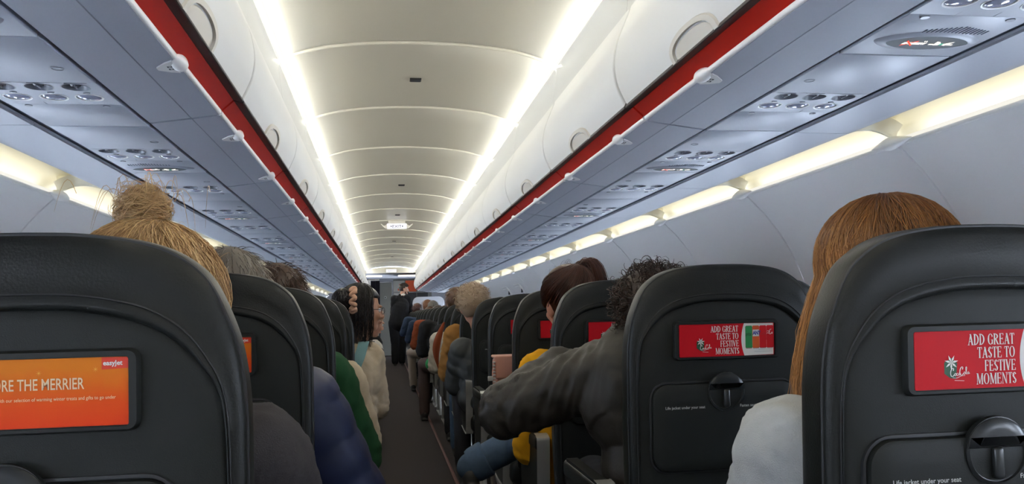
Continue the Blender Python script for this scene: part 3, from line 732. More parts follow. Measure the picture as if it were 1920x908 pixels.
def placard_red(par):
    """advert card: x -.1..+.1, z .885..948 in seat coordinates; near face at y=-.050"""
    yb = -.0505; e = .0003; mb = MB(); H = .063; zb = .885
    P = lambda L, m, k: mb.add([(x, yb-e*k, z) for x, z in L], [tuple(range(len(L)))], m)
    mb.plate(rrect(0, zb+H/2, .2, H, .002, 2), yb, yb+.003, 0)
    # white right-hand field with a bowed left edge
    bow = [(.030+.006*(4*(i/10-.5)**2), zb+H*i/10) for i in range(11)]
    P([(.098, zb+.001), (.098, zb+H-.001)] + bow[::-1], 1, 1)
    x = .0385; wd = .0148
    for i, m in enumerate((2, 3, 4, 4)):
        a = x+i*(wd+.0002); L = [(a, zb+.0155), (a+.0012, zb+.0145), (a+wd-.0012, zb+.0145), (a+wd, zb+.0155), (a+wd, zb+.056), (a+wd-.0016, zb+.058), (a+.0016, zb+.058), (a, zb+.056)]
        P(L, m, 2)
        P([(a+.001, zb+.0143), (a+wd-.001, zb+.0143), (a+wd-.0016, zb+.0135), (a+.0016, zb+.0135)], 7, 2)
    t1 = text2d('prite', .0098, .62, .0002, 'LEFT', .25)
    put_text(mb, t1, .0388, zb+.0385, yb-e*3, 6)
    P([(.0542, zb+.037), (.0672, zb+.037), (.0672, zb+.050), (.0542, zb+.050)], 1, 3)
    put_text(mb, text2d('ANT', .0098, .80, .0005), .0544, zb+.0405, yb-e*4, 5)
    # red cans: dark and white script
    script_logo(mb, .0690, zb+.040, .0062, yb-e*3, 7, .0)
    P([(.083, zb+.03), (.0832, zb+.05), (.0834, zb+.05), (.0832, zb+.03)], 4, 4)
    def sc(L, w): ribbon2(mb, [(.0835+.0125*a, zb+.040+.010*b) for a, b in L], w, yb-e*4, 1)
    sc([(.02, .2), (.25, .35), (.35, .15)], .0010); sc([(.05, .6), (.3, .75), (.4, .5)], .0010)
    sc([(.85, 1.0), (.62, .95), (.48, .35), (.62, .05), (.85, .3)], .0014); sc([(.9, .15), (.95, .5), (1.0, .1)], .0010)
    for k, (wv, zz) in enumerate(((.030, .0105), (.039, .0068))): P([(.096-wv, zb+zz), (.096, zb+zz), (.096, zb+zz+.0011), (.096-wv, zb+zz+.0011)], 8, 2)
    # headline
    for k, (wd_, zz) in enumerate((('ADD GREAT', .0470), ('TASTE TO', .0327), ('FESTIVE', .0184), ('MOMENTS', .0041))): serif(mb, wd_, .0235+.0006*k, zb+zz, yb-e*2, .0120, 1, .98)
    # bottle end, sprig and script
    P([(-.064, zb+.017), (-.057, zb+.012), (-.050, zb+.011), (-.048, zb+.028), (-.055, zb+.034), (-.064, zb+.029)], 6, 1)
    for a in range(7):
        an = a*2*pi/7+.2; c = (-.0555, zb+.029); u = (cos(an), sin(an)); n_ = (-u[1], u[0])
        P([(c[0], c[1]), (c[0]+u[0]*.004+n_[0]*.0012, c[1]+u[1]*.004+n_[1]*.0012), (c[0]+u[0]*.0085, c[1]+u[1]*.0085), (c[0]+u[0]*.004-n_[0]*.0012, c[1]+u[1]*.004-n_[1]*.0012)], 1, 2)
    script_logo(mb, -.0570, zb+.0130, .0120, yb-e*3, 1, .10)
    P([(-.052, zb+.0092), (-.040, zb+.0084), (-.040, zb+.0089), (-.052, zb+.0097)], 1, 2)
    return obj('advert_card', mb, [red_ad, white_ad, green_ad, org_can, red_can, blue_ad, dgreen_ad, dkred_ad, text_grey, black_ad], par, smooth=False)
def placard_orange(par):
    yb = -.0505; e = .0003; mb = MB(); H = .063; zb = .885
    P = lambda L, m, k: mb.add([(x, yb-e*k, z) for x, z in L], [tuple(range(len(L)))], m)
    mb.plate(rrect(0, zb+H/2, .2, H, .002, 2), yb, yb+.003, 0)
    P([(.0735, zb+.0515), (.0998, zb+.0525), (.0998, zb+.0628), (.0735, zb+.0628)], 2, 1)
    t = text2d('easyJet', .0062, 1.0, .00018); put_text(mb, t, .0748, zb+.0555, yb-e*2, 3)
    t = text2d('THE MORE THE MERRIER', .0148, .665, .00015); put_text(mb, t, .0580-twidth(t), zb+.0345, yb-e*2, 1)
    t = text2d('filled with our selection of warming winter treats and gifts to go under', .0046, .86); put_text(mb, t, .086-twidth(t), zb+.0245, yb-e*2, 1)
    t = text2d('the tree in our rink.Shop.', .0046, .9); put_text(mb, t, -.046-twidth(t), zb+.0185, yb-e*2, 1)
    for (cx, cz, r) in ((-.060, .050, .003), (.018, .050, .003), (.068, .052, .0032), (-.02, .055, .002)):
        for k in range(4):
            a = pi*k/4; mb.add([(cx+r*cos(a), yb-e, zb+cz+r*sin(a)), (cx-.0002*sin(a), yb-e, zb+cz+.0002*cos(a)), (cx-r*cos(a), yb-e, zb+cz-r*sin(a)), (cx+.0002*sin(a), yb-e, zb+cz-.0002*cos(a))], [(0, 1, 2, 3)], 4)
    return obj('advert_card', mb, [orange_ad, sand_ad, redtag_ad, white_ad, mat('ad_gold', (.72, .36, .05), .5)], par, smooth=False)
def make_seat(ad, arm, name='airliner_seat'):
    t = empty(name); N = len(OUT)
    # leather wrap: rear band, gusset and front
    mb = MB()
    lay = [(0, -.036, 0), (0, -.0435, 0), (.04, -.0475, 0), (.10, -.0480, 0), (.16, -.0455, 0), (.5, -.045, 0), (.80, -.042, 0), (.93, -.038, 0), (.985, -.030, 0), (1, -.016, 0), (1.0, .0, 0), (1.0, .010, .008), (1.0, .024, .04), (1, .036, .10), (1, .042, .20), (1, .044, .45)]
    rows = []
    for tt, y, g in lay:
        rows.append([lv(p[0]*(1-g), y, .72+(p[1]-.72)*(1-g) if p[1] > .72 else p[1]) for p in [lerp2(INN[i], OUT[i], tt) for i in range(N)]])
    mb.grid(rows); fr = rows[-1]
    mb.add(fr, [tuple(range(len(fr)))])
    mb.grid([[r[0] for r in rows], [r[-1] for r in rows]])
    cov = obj('leather_cover', mb, leather_m, t, angle=60)
    # piping along the rear edge and the seam by the shell
    mb = MB()
    mb.tube([lv(*(lambda p: (p[0], -.0345, p[1]))(lerp2(INN[i], OUT[i], .955))) for i in range(N)], .0022, 6)
    mb.tube([lv(*(lambda p: (p[0], -.0463, p[1]))(lerp2(INN[i], OUT[i], .20))) for i in range(N)], .0011, 5)
    obj('piping', mb, piping_m, cov)
    # hard shell
    mb = MB(); rows = []
    sh = [(x*1.02, z+.004) for x, z in INN]
    for k, y in ((1.0, -.038), (.985, -.0405), (.95, -.043), (.8, -.0445), (.4, -.0455), (.02, -.0455)):
        rows.append([lv(x*k, y, .70+(z-.70)*(k if z > .7 else 1)) for x, z in sh])
    mb.grid(rows); obj('back_shell', mb, shell_m, t, angle=60)
    # advert holder
    mb = MB(); a = rrect(-.003, .918, .217, .077, .010); b = rrect(-.003, .918, .2125, .0725, .008); c = rrect(-.003, .917, .199, .0645, .003)
    mb.loops([[lv(x, y, z) for x, z in L] for L, y in ((a, -.040), (a, -.0475), (b, -.0525), (c, -.0525), (c, -.0490))], cap0=False)
    fr = obj('card_frame', mb, frame_m, t)
    o = (placard_red if ad == 'red' else placard_orange)(fr)
    o.location = (-.003 if ad == 'red' else .001, .056, .0065); o.rotation_euler = (.07, 0, 0); o.scale = (.975, 1, 1)
    # tray table with latch and print
    mb = MB(); a = rrect(-.010, .751, .296, .170, .030, 8)
    mb.loops([[lv(x, y, z) for x, z in L] for L, y in ((inset(a, -.004), -.041), (inset(a, -.003), -.0475), (a, -.048), (a, -.0455))], cap0=False, cap1=False, m=1)
    mb.loops([[lv(x, y, z) for x, z in L] for L, y in ((inset(a, .0015), -.0455), (inset(a, .0025), -.0535), (inset(a, .006), -.0555), (inset(a, .03), -.0558))], cap0=False, m=0)
    tr = obj('tray_table', mb, [shell_m, piping_m], t)
    mb = MB(); cz = .818
    f = lambda r, y, hz=1: [lv(-.009+r*cos(q), y, cz+r*sin(q)) for q in [2*pi*i/32 for i in range(32)]]
    mb.loops([f(.038, -.053), f(.0375, -.0575), f(.034, -.0585), f(.033, -.0560), f(.028, -.0545), f(.004, -.0535)], cap0=False)
    half = [(-.009+.036*cos(pi*i/20), cz+.004+.032*sin(pi*i/20)) for i in range(21)]
    mb.loops([[lv(x, y, z) for x, z in L] for L, y in ((half, -.05), (half, -.0585), (inset(half, .003), -.0605), (inset(half, .012), -.0618))], cap0=False)
    mb.box(lv(-.009, -.0575, cz-.012), (.013, .011, .036), r=.005, n=3)
    obj('latch', mb, latch_m, tr)
    mb = MB(); tx = text2d('Life jacket under your seat', .0074, 1.0, .0001)
    put_text(mb, tx, -.133, .7875, -.0568+lean(.79)); put_text(mb, text2d('Fasten seat belt while seated', .0074, 1.0, .0001), .018, .7875, -.0568+lean(.79))
    obj('lettering', mb, text_grey, tr, smooth=False)
    # lower back, cushion, legs
    mb = MB(); mb.box((0, .068, .49), (.36, .10, .20), r=.03); obj('lower_back', mb, shell_m, t)
    mb = MB(); mb.box((0, .335, .375), (.395, .46, .10), r=.035, n=4); obj('cushion', mb, leather_m, t)
    mb = MB(); mb.box((0, .33, .335), (.36, .42, .03), r=.01)
    mb.tube([(-.21, .20, .33), (.21, .20, .33)], .018, 8); mb.tube([(-.21, .45, .33), (.21, .45, .33)], .018, 8)
    obj('seat_frame', mb, frame_m, t)
    for sx in (-.13, .13):
        mb = MB(); mb.tube([(sx, .20, .33), (sx, .12, .06), (sx, .10, .012)], [.014, .013, .016], 8); mb.tube([(sx, .45, .33), (sx, .47, .06), (sx, .47, .012)], [.014, .013, .016], 8)
        mb.tube([(sx, .44, .30), (sx, .13, .07)], .010, 8); mb.box((sx, .29, .008), (.035, .44, .016), r=.004)
        obj('leg', mb, metal_m, t)
    for sx in arm:
        mb = MB(); x = sx*(.204 if arm[sx] else .2125); w = .022 if abs(arm[sx]) else .022
        big = arm[sx]
        if big:
            mb.box((x, .318, .588), (.038, .34, .045), r=.014, n=4)
            L = [(.30+.10*cos(a), .47+.145*sin(a)) for a in [2*pi*i/28 for i in range(28)]]
            L = [(.13, .60), (.14, .615), (.46, .615), (.475, .59), (.45, .36), (.42, .32), (.20, .32), (.165, .36)]
            mb.loops([[(x+dx, y, z) for y, z in L] for dx in (-.014, .014)])
            o = obj('armrest', mb, frame_m, t)
            mb = MB(); rim = crv([(.45, .33), (.19, .315), (.155, .36), (.125, .58), (.135, .612), (.17, .618)], 5)
            mb.grid([[(x+dx, y-.004, z) for y, z in rim] for dx in (-.0195, -.0185, .0185, .0195)]); mb.grid([[(x-.0195, y-.004, z) for y, z in rim], [(x-.0165, y+.004, z) for y, z in rim]]); mb.grid([[(x+.0195, y-.004, z) for y, z in rim], [(x+.0165, y+.004, z) for y, z in rim]])
            obj('metal_trim', mb, metal_m, o)
        else:
            mb.box((x, .27, .60), (.022, .38, .04), r=.010, n=3); mb.box((x, .12, .50), (.018, .06, .20), r=.008, n=2); obj('armrest', mb, frame_m, t)
    return tree(t)
SEAT_P = .72; ROWS = 25
def rowy(k): return .88+SEAT_P*(k-1)
SXL = {'aisle': .495, 'middle': .92, 'window': 1.345}
SX = {'aisle': .50, 'middle': .925, 'window': 1.35}
for s in (-1, 1):
    ad = 'red' if s > 0 else 'orange'
    pa = make_seat(ad, {-s: True, s: False}); pb = make_seat(ad, {s: False}); ua = ub = True
    for k in range(1, ROWS+1):
        for pos in ('aisle', 'middle', 'window'):
            loc = (s*(SX if s > 0 else SXL)[pos], rowy(k), 0)
            if pos == 'aisle':
                o = pa if ua else dup(pa, loc); ua = False
            else:
                sk = () if k <= 8 else ('card_frame', 'piping', 'armrest', 'leg', 'lettering', 'latch')
                o = pb if ub else dup(pb, loc, skip=sk); ub = False
            o.location = loc
            tag(o, 'charcoal seat with %s advert card, %s place, %s row ahead on the %s' % (ad, pos, ORD[k], SIDE[s]), 'seat', '%s-hand seat rows' % SIDE[s])
# ================================================================== people
V = Vector
def fuse(name, mb, mats, parent=None, voxel=.008, smooth=6, disp=0, dfreq=14, ridge=0, fine=None, folds=None):
    """melt overlapping closed shapes into one continuous surface"""
    me = bpy.data.meshes.new(name); me.from_pydata(mb.v, [], mb.f); o = bpy.data.objects.new('melt', me); COL.objects.link(o)
    r = o.modifiers.new('r', 'REMESH'); r.mode = 'VOXEL'; r.voxel_size = voxel
    q = o.modifiers.new('s', 'SMOOTH'); q.factor = .5; q.iterations = smooth
    dg = bpy.context.evaluated_depsgraph_get(); m2 = bpy.data.meshes.new_from_object(o.evaluated_get(dg)); m2.name = name
    bpy.data.objects.remove(o); bpy.data.meshes.remove(me)
    if disp or ridge:
        vs = [v.co.copy() for v in m2.vertices]; ns = [v.normal.copy() for v in m2.vertices]
        for v, c, n in zip(m2.vertices, vs, ns):
            d = disp*noise.noise(c*dfreq) + disp*.5*noise.noise(c*dfreq*2.3)
            if ridge: d += ridge*(.55-abs(noise.noise(V((c.x*dfreq*.8, c.y*dfreq*.8, c.z*dfreq*1.5)))*1.6))
            v.co = c+n*d
    if folds:              # creases that run round the sleeves and hang down the body
        A, bones, quilt = folds
        vs = [v.co.copy() for v in m2.vertices]; ns = [v.normal.copy() for v in m2.vertices]
        for v, c, n in zip(m2.vertices, vs, ns):
            best = None
            for k, (a, b, r) in enumerate(bones):
                ab = b-a; L = ab.length; q = max(-.15, min(1.15, (c-a).dot(ab)/(L*L))); p = a+ab*q; dd = (c-p).length
                if dd < r*1.7 and (best is None or dd < best[0]): best = (dd, k, q*L, c-p, ab.normalized())
            if best:
                _, k, tl, off, ax = best; off.normalize()
                if quilt: d = A*1.3*(abs(sin(pi*(tl+.012*noise.noise(off*1.5))/quilt))**.6-.6)
                else:
                    g = noise.noise(V((tl*34+off.z*2.2, off.x*1.1+k*7.3, off.y*1.1))); g2 = noise.noise(V((tl*17+off.x*1.6, off.z*1.3+k*3.1, off.y*.9)))
                    d = A*(1.0*(1-abs(g)*2.4)*.6+.9*g2)
            else: d = A*.8*noise.noise(V((c.x*13, c.y*13, c.z*4.5)))+A*.5*noise.noise(V((c.x*8+c.z*9, c.y*9, c.z*12)))
            v.co = c+n*d
    if fine is not None:   # extra finely melted shapes (hands) belonging to the same surface
        f2 = fine; base = len(m2.vertices)
        bm = bmesh.new(); bm.from_mesh(m2); bm.from_mesh(f2); bm.to_mesh(m2); bm.free(); bpy.data.meshes.remove(f2)
    for m in (mats if isinstance(mats, (list, tuple)) else [mats]): m2.materials.append(m)
    m2.polygons.foreach_set('use_smooth', [True]*len(m2.polygons))
    ob = bpy.data.objects.new(name, m2); COL.objects.link(ob)
    if parent is not None: ob.parent = parent
    return ob
def melt_mesh(mb, voxel, smooth=3):
    o = fuse('melt_part', mb, [], None, voxel, smooth); me = o.data; bpy.data.objects.remove(o); return me
def rot_head(yaw, pitch=0, tilt=0):
    """yaw to the right of straight ahead, pitch nods down, tilt leans to the right (degrees)"""
    return Matrix.Rotation(-radians(yaw), 3, 'Z') @ Matrix.Rotation(-radians(pitch), 3, 'X') @ Matrix.Rotation(radians(tilt), 3, 'Y')
skin_l = mat('skin_light', (.50, .27, .19), .5, .4); skin_m = mat('skin_medium', (.40, .21, .13), .5, .4); skin_r = mat('skin_rosy', (.50, .24, .17), .5, .4)
lip_c = mat('lips', (.36, .12, .10), .4); eye_w = mat('eye_white', (.75, .74, .72), .2); eye_d = mat('eye_dark', (.03, .02, .015), .1)
def head_shapes(mb, H, M):
    e = lambda c, r: mb.ell(H + M @ V(c), r, rot=M)
    e((0, -.010, .018), (.073, .090, .084)); e((0, .030, -.030), (.058, .060, .078)); e((0, .048, -.085), (.036, .036, .024)); e((0, .02, -.07), (.052, .05, .04))
    mb.cap(H+M @ V((0, .086, .002)), H+M @ V((0, .103, -.034)), .008, .0125); e((0, .088, -.062), (.021, .010, .010))
    for k in (-1, 1):
        e((k*.074, -.008, -.020), (.011, .021, .031)); e((k*.077, -.014, -.004), (.008, .017, .016)); e((k*.028, .080, .012), (.020, .012, .007)); e((k*.036, .064, -.035), (.020, .02, .02)); e((k*.011, .092, -.038), (.008, .009, .007))
def hand_mesh(wrist, d, palm_n, curl=.5, side=1):
    """five-fingered hand: wrist point, pointing direction, palm normal"""
    d = V(d).normalized(); n = V(palm_n); n = (n-d*n.dot(d)).normalized(); w = d.cross(n)*side; mb = MB(); W0 = V(wrist)
    mb.cap(W0-d*.02, W0+d*.012, .024, .026); 
    for j in range(4):
        o = (j-1.5)*.0175; mb.cap(W0+d*.012+w*o*.7, W0+d*.078+w*o, .0125, .0105)
        L = (.036, .042, .040, .031)[j]; p = W0+d*.080+w*o; a = curl*.5; r = .0092
        for s_ in range(3):
            a += curl*.55; dirv = d*cos(a)+n*sin(a); q = p+dirv*L*(1, .72, .55)[s_]; mb.cap(p, q, r, r*.9); p = q; r *= .92
    p = W0+d*.022-w*.024; t = (d*.62-w*.66+n*.35).normalized(); q = p+t*.042; mb.cap(p-t*.01, q, .0135, .0105); mb.cap(q, q+(d*.85-w*.25+n*.4).normalized()*.032, .0102, .0085)
    return melt_mesh(mb, .0045, 2)
def streak(a, b): return .5+.5*noise.noise(V((a*9, b*2.0, 1.7)))
def scalp(mb, H, M, grow=.010, hair_line=None, r=(.074, .092, .087), c=(0, -.010, .018), tint=.35, nape=-.085):
    """solid cap of hair hugging the skull; lower at the back than in front"""
    rows = []; nu, nv = 14, 40; inner = []
    for i in range(nu+1):
        ro = []; ri = []
        for j in range(nv):
            ph = 2*pi*j/nv; fr = (1+sin(ph))/2      # 1 at the face
            zb = (nape*(1-fr)+.050*fr) if hair_line is None else hair_line(ph)
            zc = zb; th_max = math.acos(max(-.97, min(.97, (zc-c[2])/(r[2]+grow))))
            th = max(.002, th_max*i/nu)
            for lst, g in ((ro, grow), (ri, -.012)):
                k = g*(1 if i < nu else .2) if g > 0 else g
                lst.append(tuple(H+M @ V((c[0]+(r[0]+k)*sin(th)*cos(ph), c[1]+(r[1]+k)*sin(th)*sin(ph), c[2]+(r[2]+k)*cos(th)))))
        rows.append(ro); inner.append(ri)
    o = len(mb.v); mb.grid(rows+inner[::-1], closed_v=True)
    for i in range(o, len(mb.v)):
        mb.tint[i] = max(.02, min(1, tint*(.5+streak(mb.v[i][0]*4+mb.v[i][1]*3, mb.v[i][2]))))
def on_skull(H, M, u, v, g, r=(.074, .092, .087), c=(0, -.010, .018)):
    """u azimuth (0 = right ear, 90 = face, -90 = back), v polar from the top"""
    return H+M @ V((c[0]+(r[0]+g)*sin(v)*cos(u), c[1]+(r[1]+g)*sin(v)*sin(u), c[2]+(r[2]+g)*cos(v)))
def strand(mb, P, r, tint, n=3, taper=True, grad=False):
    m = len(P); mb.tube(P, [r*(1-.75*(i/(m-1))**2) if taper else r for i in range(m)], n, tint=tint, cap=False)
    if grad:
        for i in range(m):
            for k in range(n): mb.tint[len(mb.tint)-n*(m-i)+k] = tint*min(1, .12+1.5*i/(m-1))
def hair_short(H, M, n, L, R, mess=.4, hl=None, grow=.007, r=.0011, tint=(.2, .9), crown_thin=0, up=.3):
    mb = MB(); scalp(mb, H, M, grow, hl)
    for i in range(n):
        v = math.acos(1-R.random()*1.25); u = R.uniform(0, 2*pi)
        if sin(u)*sin(v) > .62: continue
        if crown_thin and v < .55 and R.random() < crown_thin: continue
        p = on_skull(H, M, u, v, grow*.3); nrm = (p-(H+M @ V((0, -.01, .018)))).normalized()
        dn = M @ V((cos(u)*.7, sin(u)*.7-.15, -.75)); tg = (dn-nrm*dn.dot(nrm)).normalized(); tg = (tg+V((R.gauss(0, 1), R.gauss(0, 1), R.gauss(0, 1)))*mess*.6).normalized()
        l = L*R.uniform(.6, 1.25); P = []
        for k in range(6):
            q = k/5; P.append(p + nrm*(grow*.7*q+up*l*q*(1.2-q)) + tg*l*q + V((0, 0, -.25*l*q*q)))
        strand(mb, P, r, R.uniform(*tint))
    return mb
def hair_curly(H, M, n, R, rad=.012, grow=.022, tint=(.1, .9), hl=None, r=.0016, turns=2.2, spread=.03):
    mb = MB(); scalp(mb, H, M, grow*.75, hl)
    for i in range(n):
        v = math.acos(1-R.random()*1.35); u = R.uniform(0, 2*pi)
        if sin(u)*sin(v) > .60: continue
        p = on_skull(H, M, u, v, grow*R.uniform(.3, .9)); nrm = (p-(H+M @ V((0, -.01, .018)))).normalized()
        a = V((R.gauss(0, 1), R.gauss(0, 1), R.gauss(0, 1))); t = (a-nrm*a.dot(nrm)).normalized(); b = nrm.cross(t)
        rr = rad*R.uniform(.5, 1.15); dr = (t*R.uniform(.3, 1)+nrm*R.uniform(.1, .8)+V((0, 0, -.35))).normalized(); L = spread*R.uniform(.5, 1.2); T = turns*R.uniform(.6, 1.2); P = []
        for k in range(15):
            q = k/14; an = 2*pi*T*q; P.append(p+dr*L*q+(nrm*cos(an)+b*sin(an))*rr*(1-.3*q))
        strand(mb, P, r*R.uniform(.7, 1.2), R.uniform(*tint))
    return mb
def hair_long(H, M, n, length, R, grow=.010, r=.0011, tint=(.15, .95), hl=None, flare=.012, back=0, part=0.0, drop=None, ends=.03, wave=.0):
    """strands fall from the crown over the skull and hang"""
    mb = MB(); scalp(mb, H, M, grow*.8, hl)
    for i in range(n):
        u = R.uniform(-pi*1.12, pi*.12); rd = R.random(); v0 = R.uniform(.05, .7); P = []; g = grow*R.uniform(.7, 1.35)
        vm = 1.62; L = length*R.uniform(.85, 1.08); k = 0
        u0 = u+R.gauss(0, .25)
        for k in range(9):
            q = k/8; v = v0+(vm-v0)*q; uu = u0+(u-u0)*q; P.append(on_skull(H, M, uu, v, g+.003*sin(pi*q)))
        e = P[-1]; out = M @ V((cos(u), sin(u), 0)); ph = R.uniform(0, 6); stray = R.choice((0, 0, 0, .012, .03))*R.random()
        for k in range(1, 10):
            q = k/9; z = -L*q
            d = V((0, 0, z)) + out*(flare*sin(pi*min(1, q*1.1))-.02*q) + V((0, -back*q, 0)) + V((R.gauss(0, .0012), R.gauss(0, .0012), 0)) + out*stray*q*q + out*wave*sin(q*7+ph)
            if drop is not None: d += drop(e, q)
            P.append(e+d)
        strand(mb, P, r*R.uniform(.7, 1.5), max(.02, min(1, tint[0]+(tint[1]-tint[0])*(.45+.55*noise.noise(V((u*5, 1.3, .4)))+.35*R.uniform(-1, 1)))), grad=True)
    return mb
def flyaways(mb, H, M, n, R, L=.05, r=.0004, tint=.9, vmax=1.5, g=.012):
    for i in range(n):
        u = R.uniform(-pi, 0.3); v = R.uniform(0, vmax); p = on_skull(H, M, u, v, g*.7); nrm = (p-H).normalized(); P = []
        a = V((R.gauss(0, 1), R.gauss(0, 1), R.gauss(0, .6))); a = (a-nrm*a.dot(nrm)*.6).normalized(); l = L*R.uniform(.4, 1.2)
        for k in range(7):
            q = k/6; P.append(p+nrm*l*.45*sin(pi*q*.8)+a*l*q+V((0, 0, -l*.4*q*q)))
        strand(mb, P, r, tint*R.uniform(.6, 1.1))
def person(label, x, y0, head, yaw=0, pitch=0, tilt=0, skin=None, hair=None, hair_m=None, top=None, top_name='sweater', legs=None, shl=None, shr=None, ell=None, elr=None, wrl=None, wrr=None,
           fat=1.0, sleeve=.050, cuff=.036, vox=.009, chest=None, hipc=None, disp=.003, ridge=0, knl=None, knr=None, anl=None, anr=None, shoes=True, stand=False, group=None, collar=None, hand_l=None, hand_r=None, face=False, curl=.5, leg_r=1.0, fold=.006, quilt=0, topvox=None, dfreq=14, neck_r=.046):
    """seated figure facing forward; joints in world coordinates relative to nothing"""
    t = empty('person', (x, y0+.30, 0)); inv = V((-x, -(y0+.30), 0)); H = V(head); M = rot_head(yaw, pitch, tilt)
    ch = V(chest) if chest else V((x, y0+.165, .74)); hp = V(hipc) if hipc else V((x, y0+.22, .50))
    sl = V(shl) if shl else ch+V((-.145, .01, .085)); sr = V(shr) if shr else ch+V((.145, .01, .085))
    el = V(ell) if ell else sl+V((-.03, .06, -.235)); er = V(elr) if elr else sr+V((.03, .06, -.235))
    wl = V(wrl) if wrl else el+V((.05, .20, .0)); wr = V(wrr) if wrr else er+V((-.05, .20, .0))
    kl = V(knl) if knl else hp+V((-.10, .40, .03)); kr = V(knr) if knr else hp+V((.10, .40, .03))
    al = V(anl) if anl else V((kl.x, kl.y+.02, .08)); ar = V(anr) if anr else V((kr.x, kr.y+.02, .08))
    nb = (sl+sr)/2+V((0, .0, .045)); neck_top = H+M @ V((0, -.012, -.07))
    C = lambda p: p+inv
    def torso(mb, g):
        ax = (sr-sl).normalized(); 
        mb.ell(C(ch), (.150*fat+g, .098*fat+g, .165+g)); mb.ell(C((ch*.45+hp*.55)), (.138*fat+g, .105*fat+g, .15+g)); mb.ell(C(hp), (.150*fat+g, .11*fat+g, .10+g))
        mb.cap(C(sl), C(sr), .052+g, .052+g)
        if stand: mb.cap(C(ch-V((0, 0, .05))), C(hp), .165+g, .178+g); mb.cap(C(ch), C(nb), .09*fat+g, .055+g)
    # body: one continuous skin
    mb = MB(); head_shapes(mb, C(H), M); mb.cap(C(nb-V((0, 0, .02))), C(neck_top), neck_r+.006, neck_r); torso(mb, -.006)
    for s_, e_, w_ in ((sl, el, wl), (sr, er, wr)): mb.cap(C(s_), C(e_), .040, .034); mb.cap(C(e_), C(w_), .033, .023)
    for k_, a_, dx in ((kl, al, -.08), (kr, ar, .08)): mb.cap(C(hp+V((dx, .02, 0))), C(k_), .070, .050); mb.cap(C(k_), C(a_), .046, .032)
    fine = None
    hd = []
    if hand_l: hd.append(hand_mesh(C(wl), *hand_l, curl=curl, side=1))
    if hand_r: hd.append(hand_mesh(C(wr), *hand_r, curl=curl, side=-1))
    if hd:
        bm = bmesh.new()
        for h in hd: bm.from_mesh(h)
        fine = bpy.data.meshes.new('hands'); bm.to_mesh(fine); bm.free()
    else:
        for e_, w_ in ((el, wl), (er, wr)):
            d = (w_-e_).normalized(); mb.ell(C(w_+d*.05), (.030, .05, .026))
    fuse('body', mb, skin or skin_l, t, vox if not face else .0055, 4, fine=fine)
    # clothes
    if top is not None:
        mb = MB(); torso(mb, .010)
        for s_, e_, w_ in ((sl, el, wl), (sr, er, wr)): mb.cap(C(s_), C(e_), sleeve+.006, sleeve-.004); mb.cap(C(e_), C(w_), sleeve-.004, cuff)
        if collar: mb.cap(C(nb), C(nb+(neck_top-nb)*.45), .064, .060)
        o = fuse(top_name, mb, top, t, topvox or vox, 5, disp, dfreq, ridge, folds=(fold, [(C(sl), C(el), sleeve), (C(el), C(wl), sleeve), (C(sr), C(er), sleeve), (C(er), C(wr), sleeve)], quilt))
    if legs is not None:
        mb = MB(); mb.ell(C(hp), (.156*fat, .118*fat, .10))
        for k_, a_, dx in ((kl, al, -.08), (kr, ar, .08)): mb.cap(C(hp+V((dx, .02, 0))), C(k_), .086*leg_r, .062*leg_r); mb.cap(C(k_), C(a_), .058*leg_r, .050*leg_r)
        fuse('trousers', mb, legs, t, vox*1.1, 5, .003, 16)
    if shoes:
        for a_, k_ in ((al, kl), (ar, kr)):
            mb = MB(); f = V((0, 1, 0)); mb.ell(C(a_+V((0, -.005, -.025))), (.036, .05, .045)); mb.ell(C(a_+f*.075+V((0, 0, -.045))), (.037, .075, .026)); mb.box(tuple(C(a_+f*.045+V((0, 0, -.066)))), (.066, .22, .020), r=.008)
            fuse('shoe', mb, shoe_m if shoes is True else shoes, t, .008, 2)
    if hair is not None:
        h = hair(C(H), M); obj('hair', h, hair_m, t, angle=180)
    if face:
        for k in (-1, 1):
            b = MB(); b.ell(C(H+M @ V((k*.029, .0735, -.006))), .0115); o = obj('eye', b, eye_w, t); b = MB(); b.ell(C(H+M @ V((k*.0295, .0805, -.006))), .0055, nu=8, nv=10); obj('iris', b, eye_d, o)
        b = MB(); b.ell(C(H+M @ V((0, .0955, -.063))), (.018, .004, .0065), rot=M); obj('lips', b, lip_c, t)
    tag(t, label, 'person', group); return t, C, H, M
shoe_m = mat('shoe_dark', (.03, .03, .03), .5)
black_cloth = mat('black_cloth', (.012, .012, .014), .85, .2, bump=.25, bscale=500); jeans_m = mat('denim', (.050, .080, .125), .85, .2, bump=.4, bscale=700, var=.35, vscale=40); dark_trs = mat('dark_trousers', (.03, .03, .035), .85, .2)
grey_brown = mat('grey_brown_knit', (.034, .031, .034), .9, .15, bump=.4, bscale=600); navy_m = mat('navy_puffer', (.014, .020, .058), .5, .35, bump=.15, bscale=120, var=.2, vscale=30)
green_m = mat('green_knit', (.012, .055, .022), .9, .15, bump=.4, bscale=500); cream_m = mat('cream_fleece', (.46, .38, .28), .95, .1, bump=.7, bscale=330, var=.12, vscale=30); lgrey_m = mat('pale_grey_knit', (.39, .405, .41), .95, .1, bump=.5, bscale=520, var=.12, vscale=60)
leatherj_m = mat('worn_leather', (.026, .0225, .018), .52, .35, bump=.25, bscale=130, var=.35, vscale=22); yellow_m = mat('yellow_wool', (.62, .30, .012), .9, .1, bump=.4, bscale=420); tan_m = mat('tan_wool', (.26, .125, .035), .95, .1, bump=.5, bscale=420, var=.15, vscale=30)
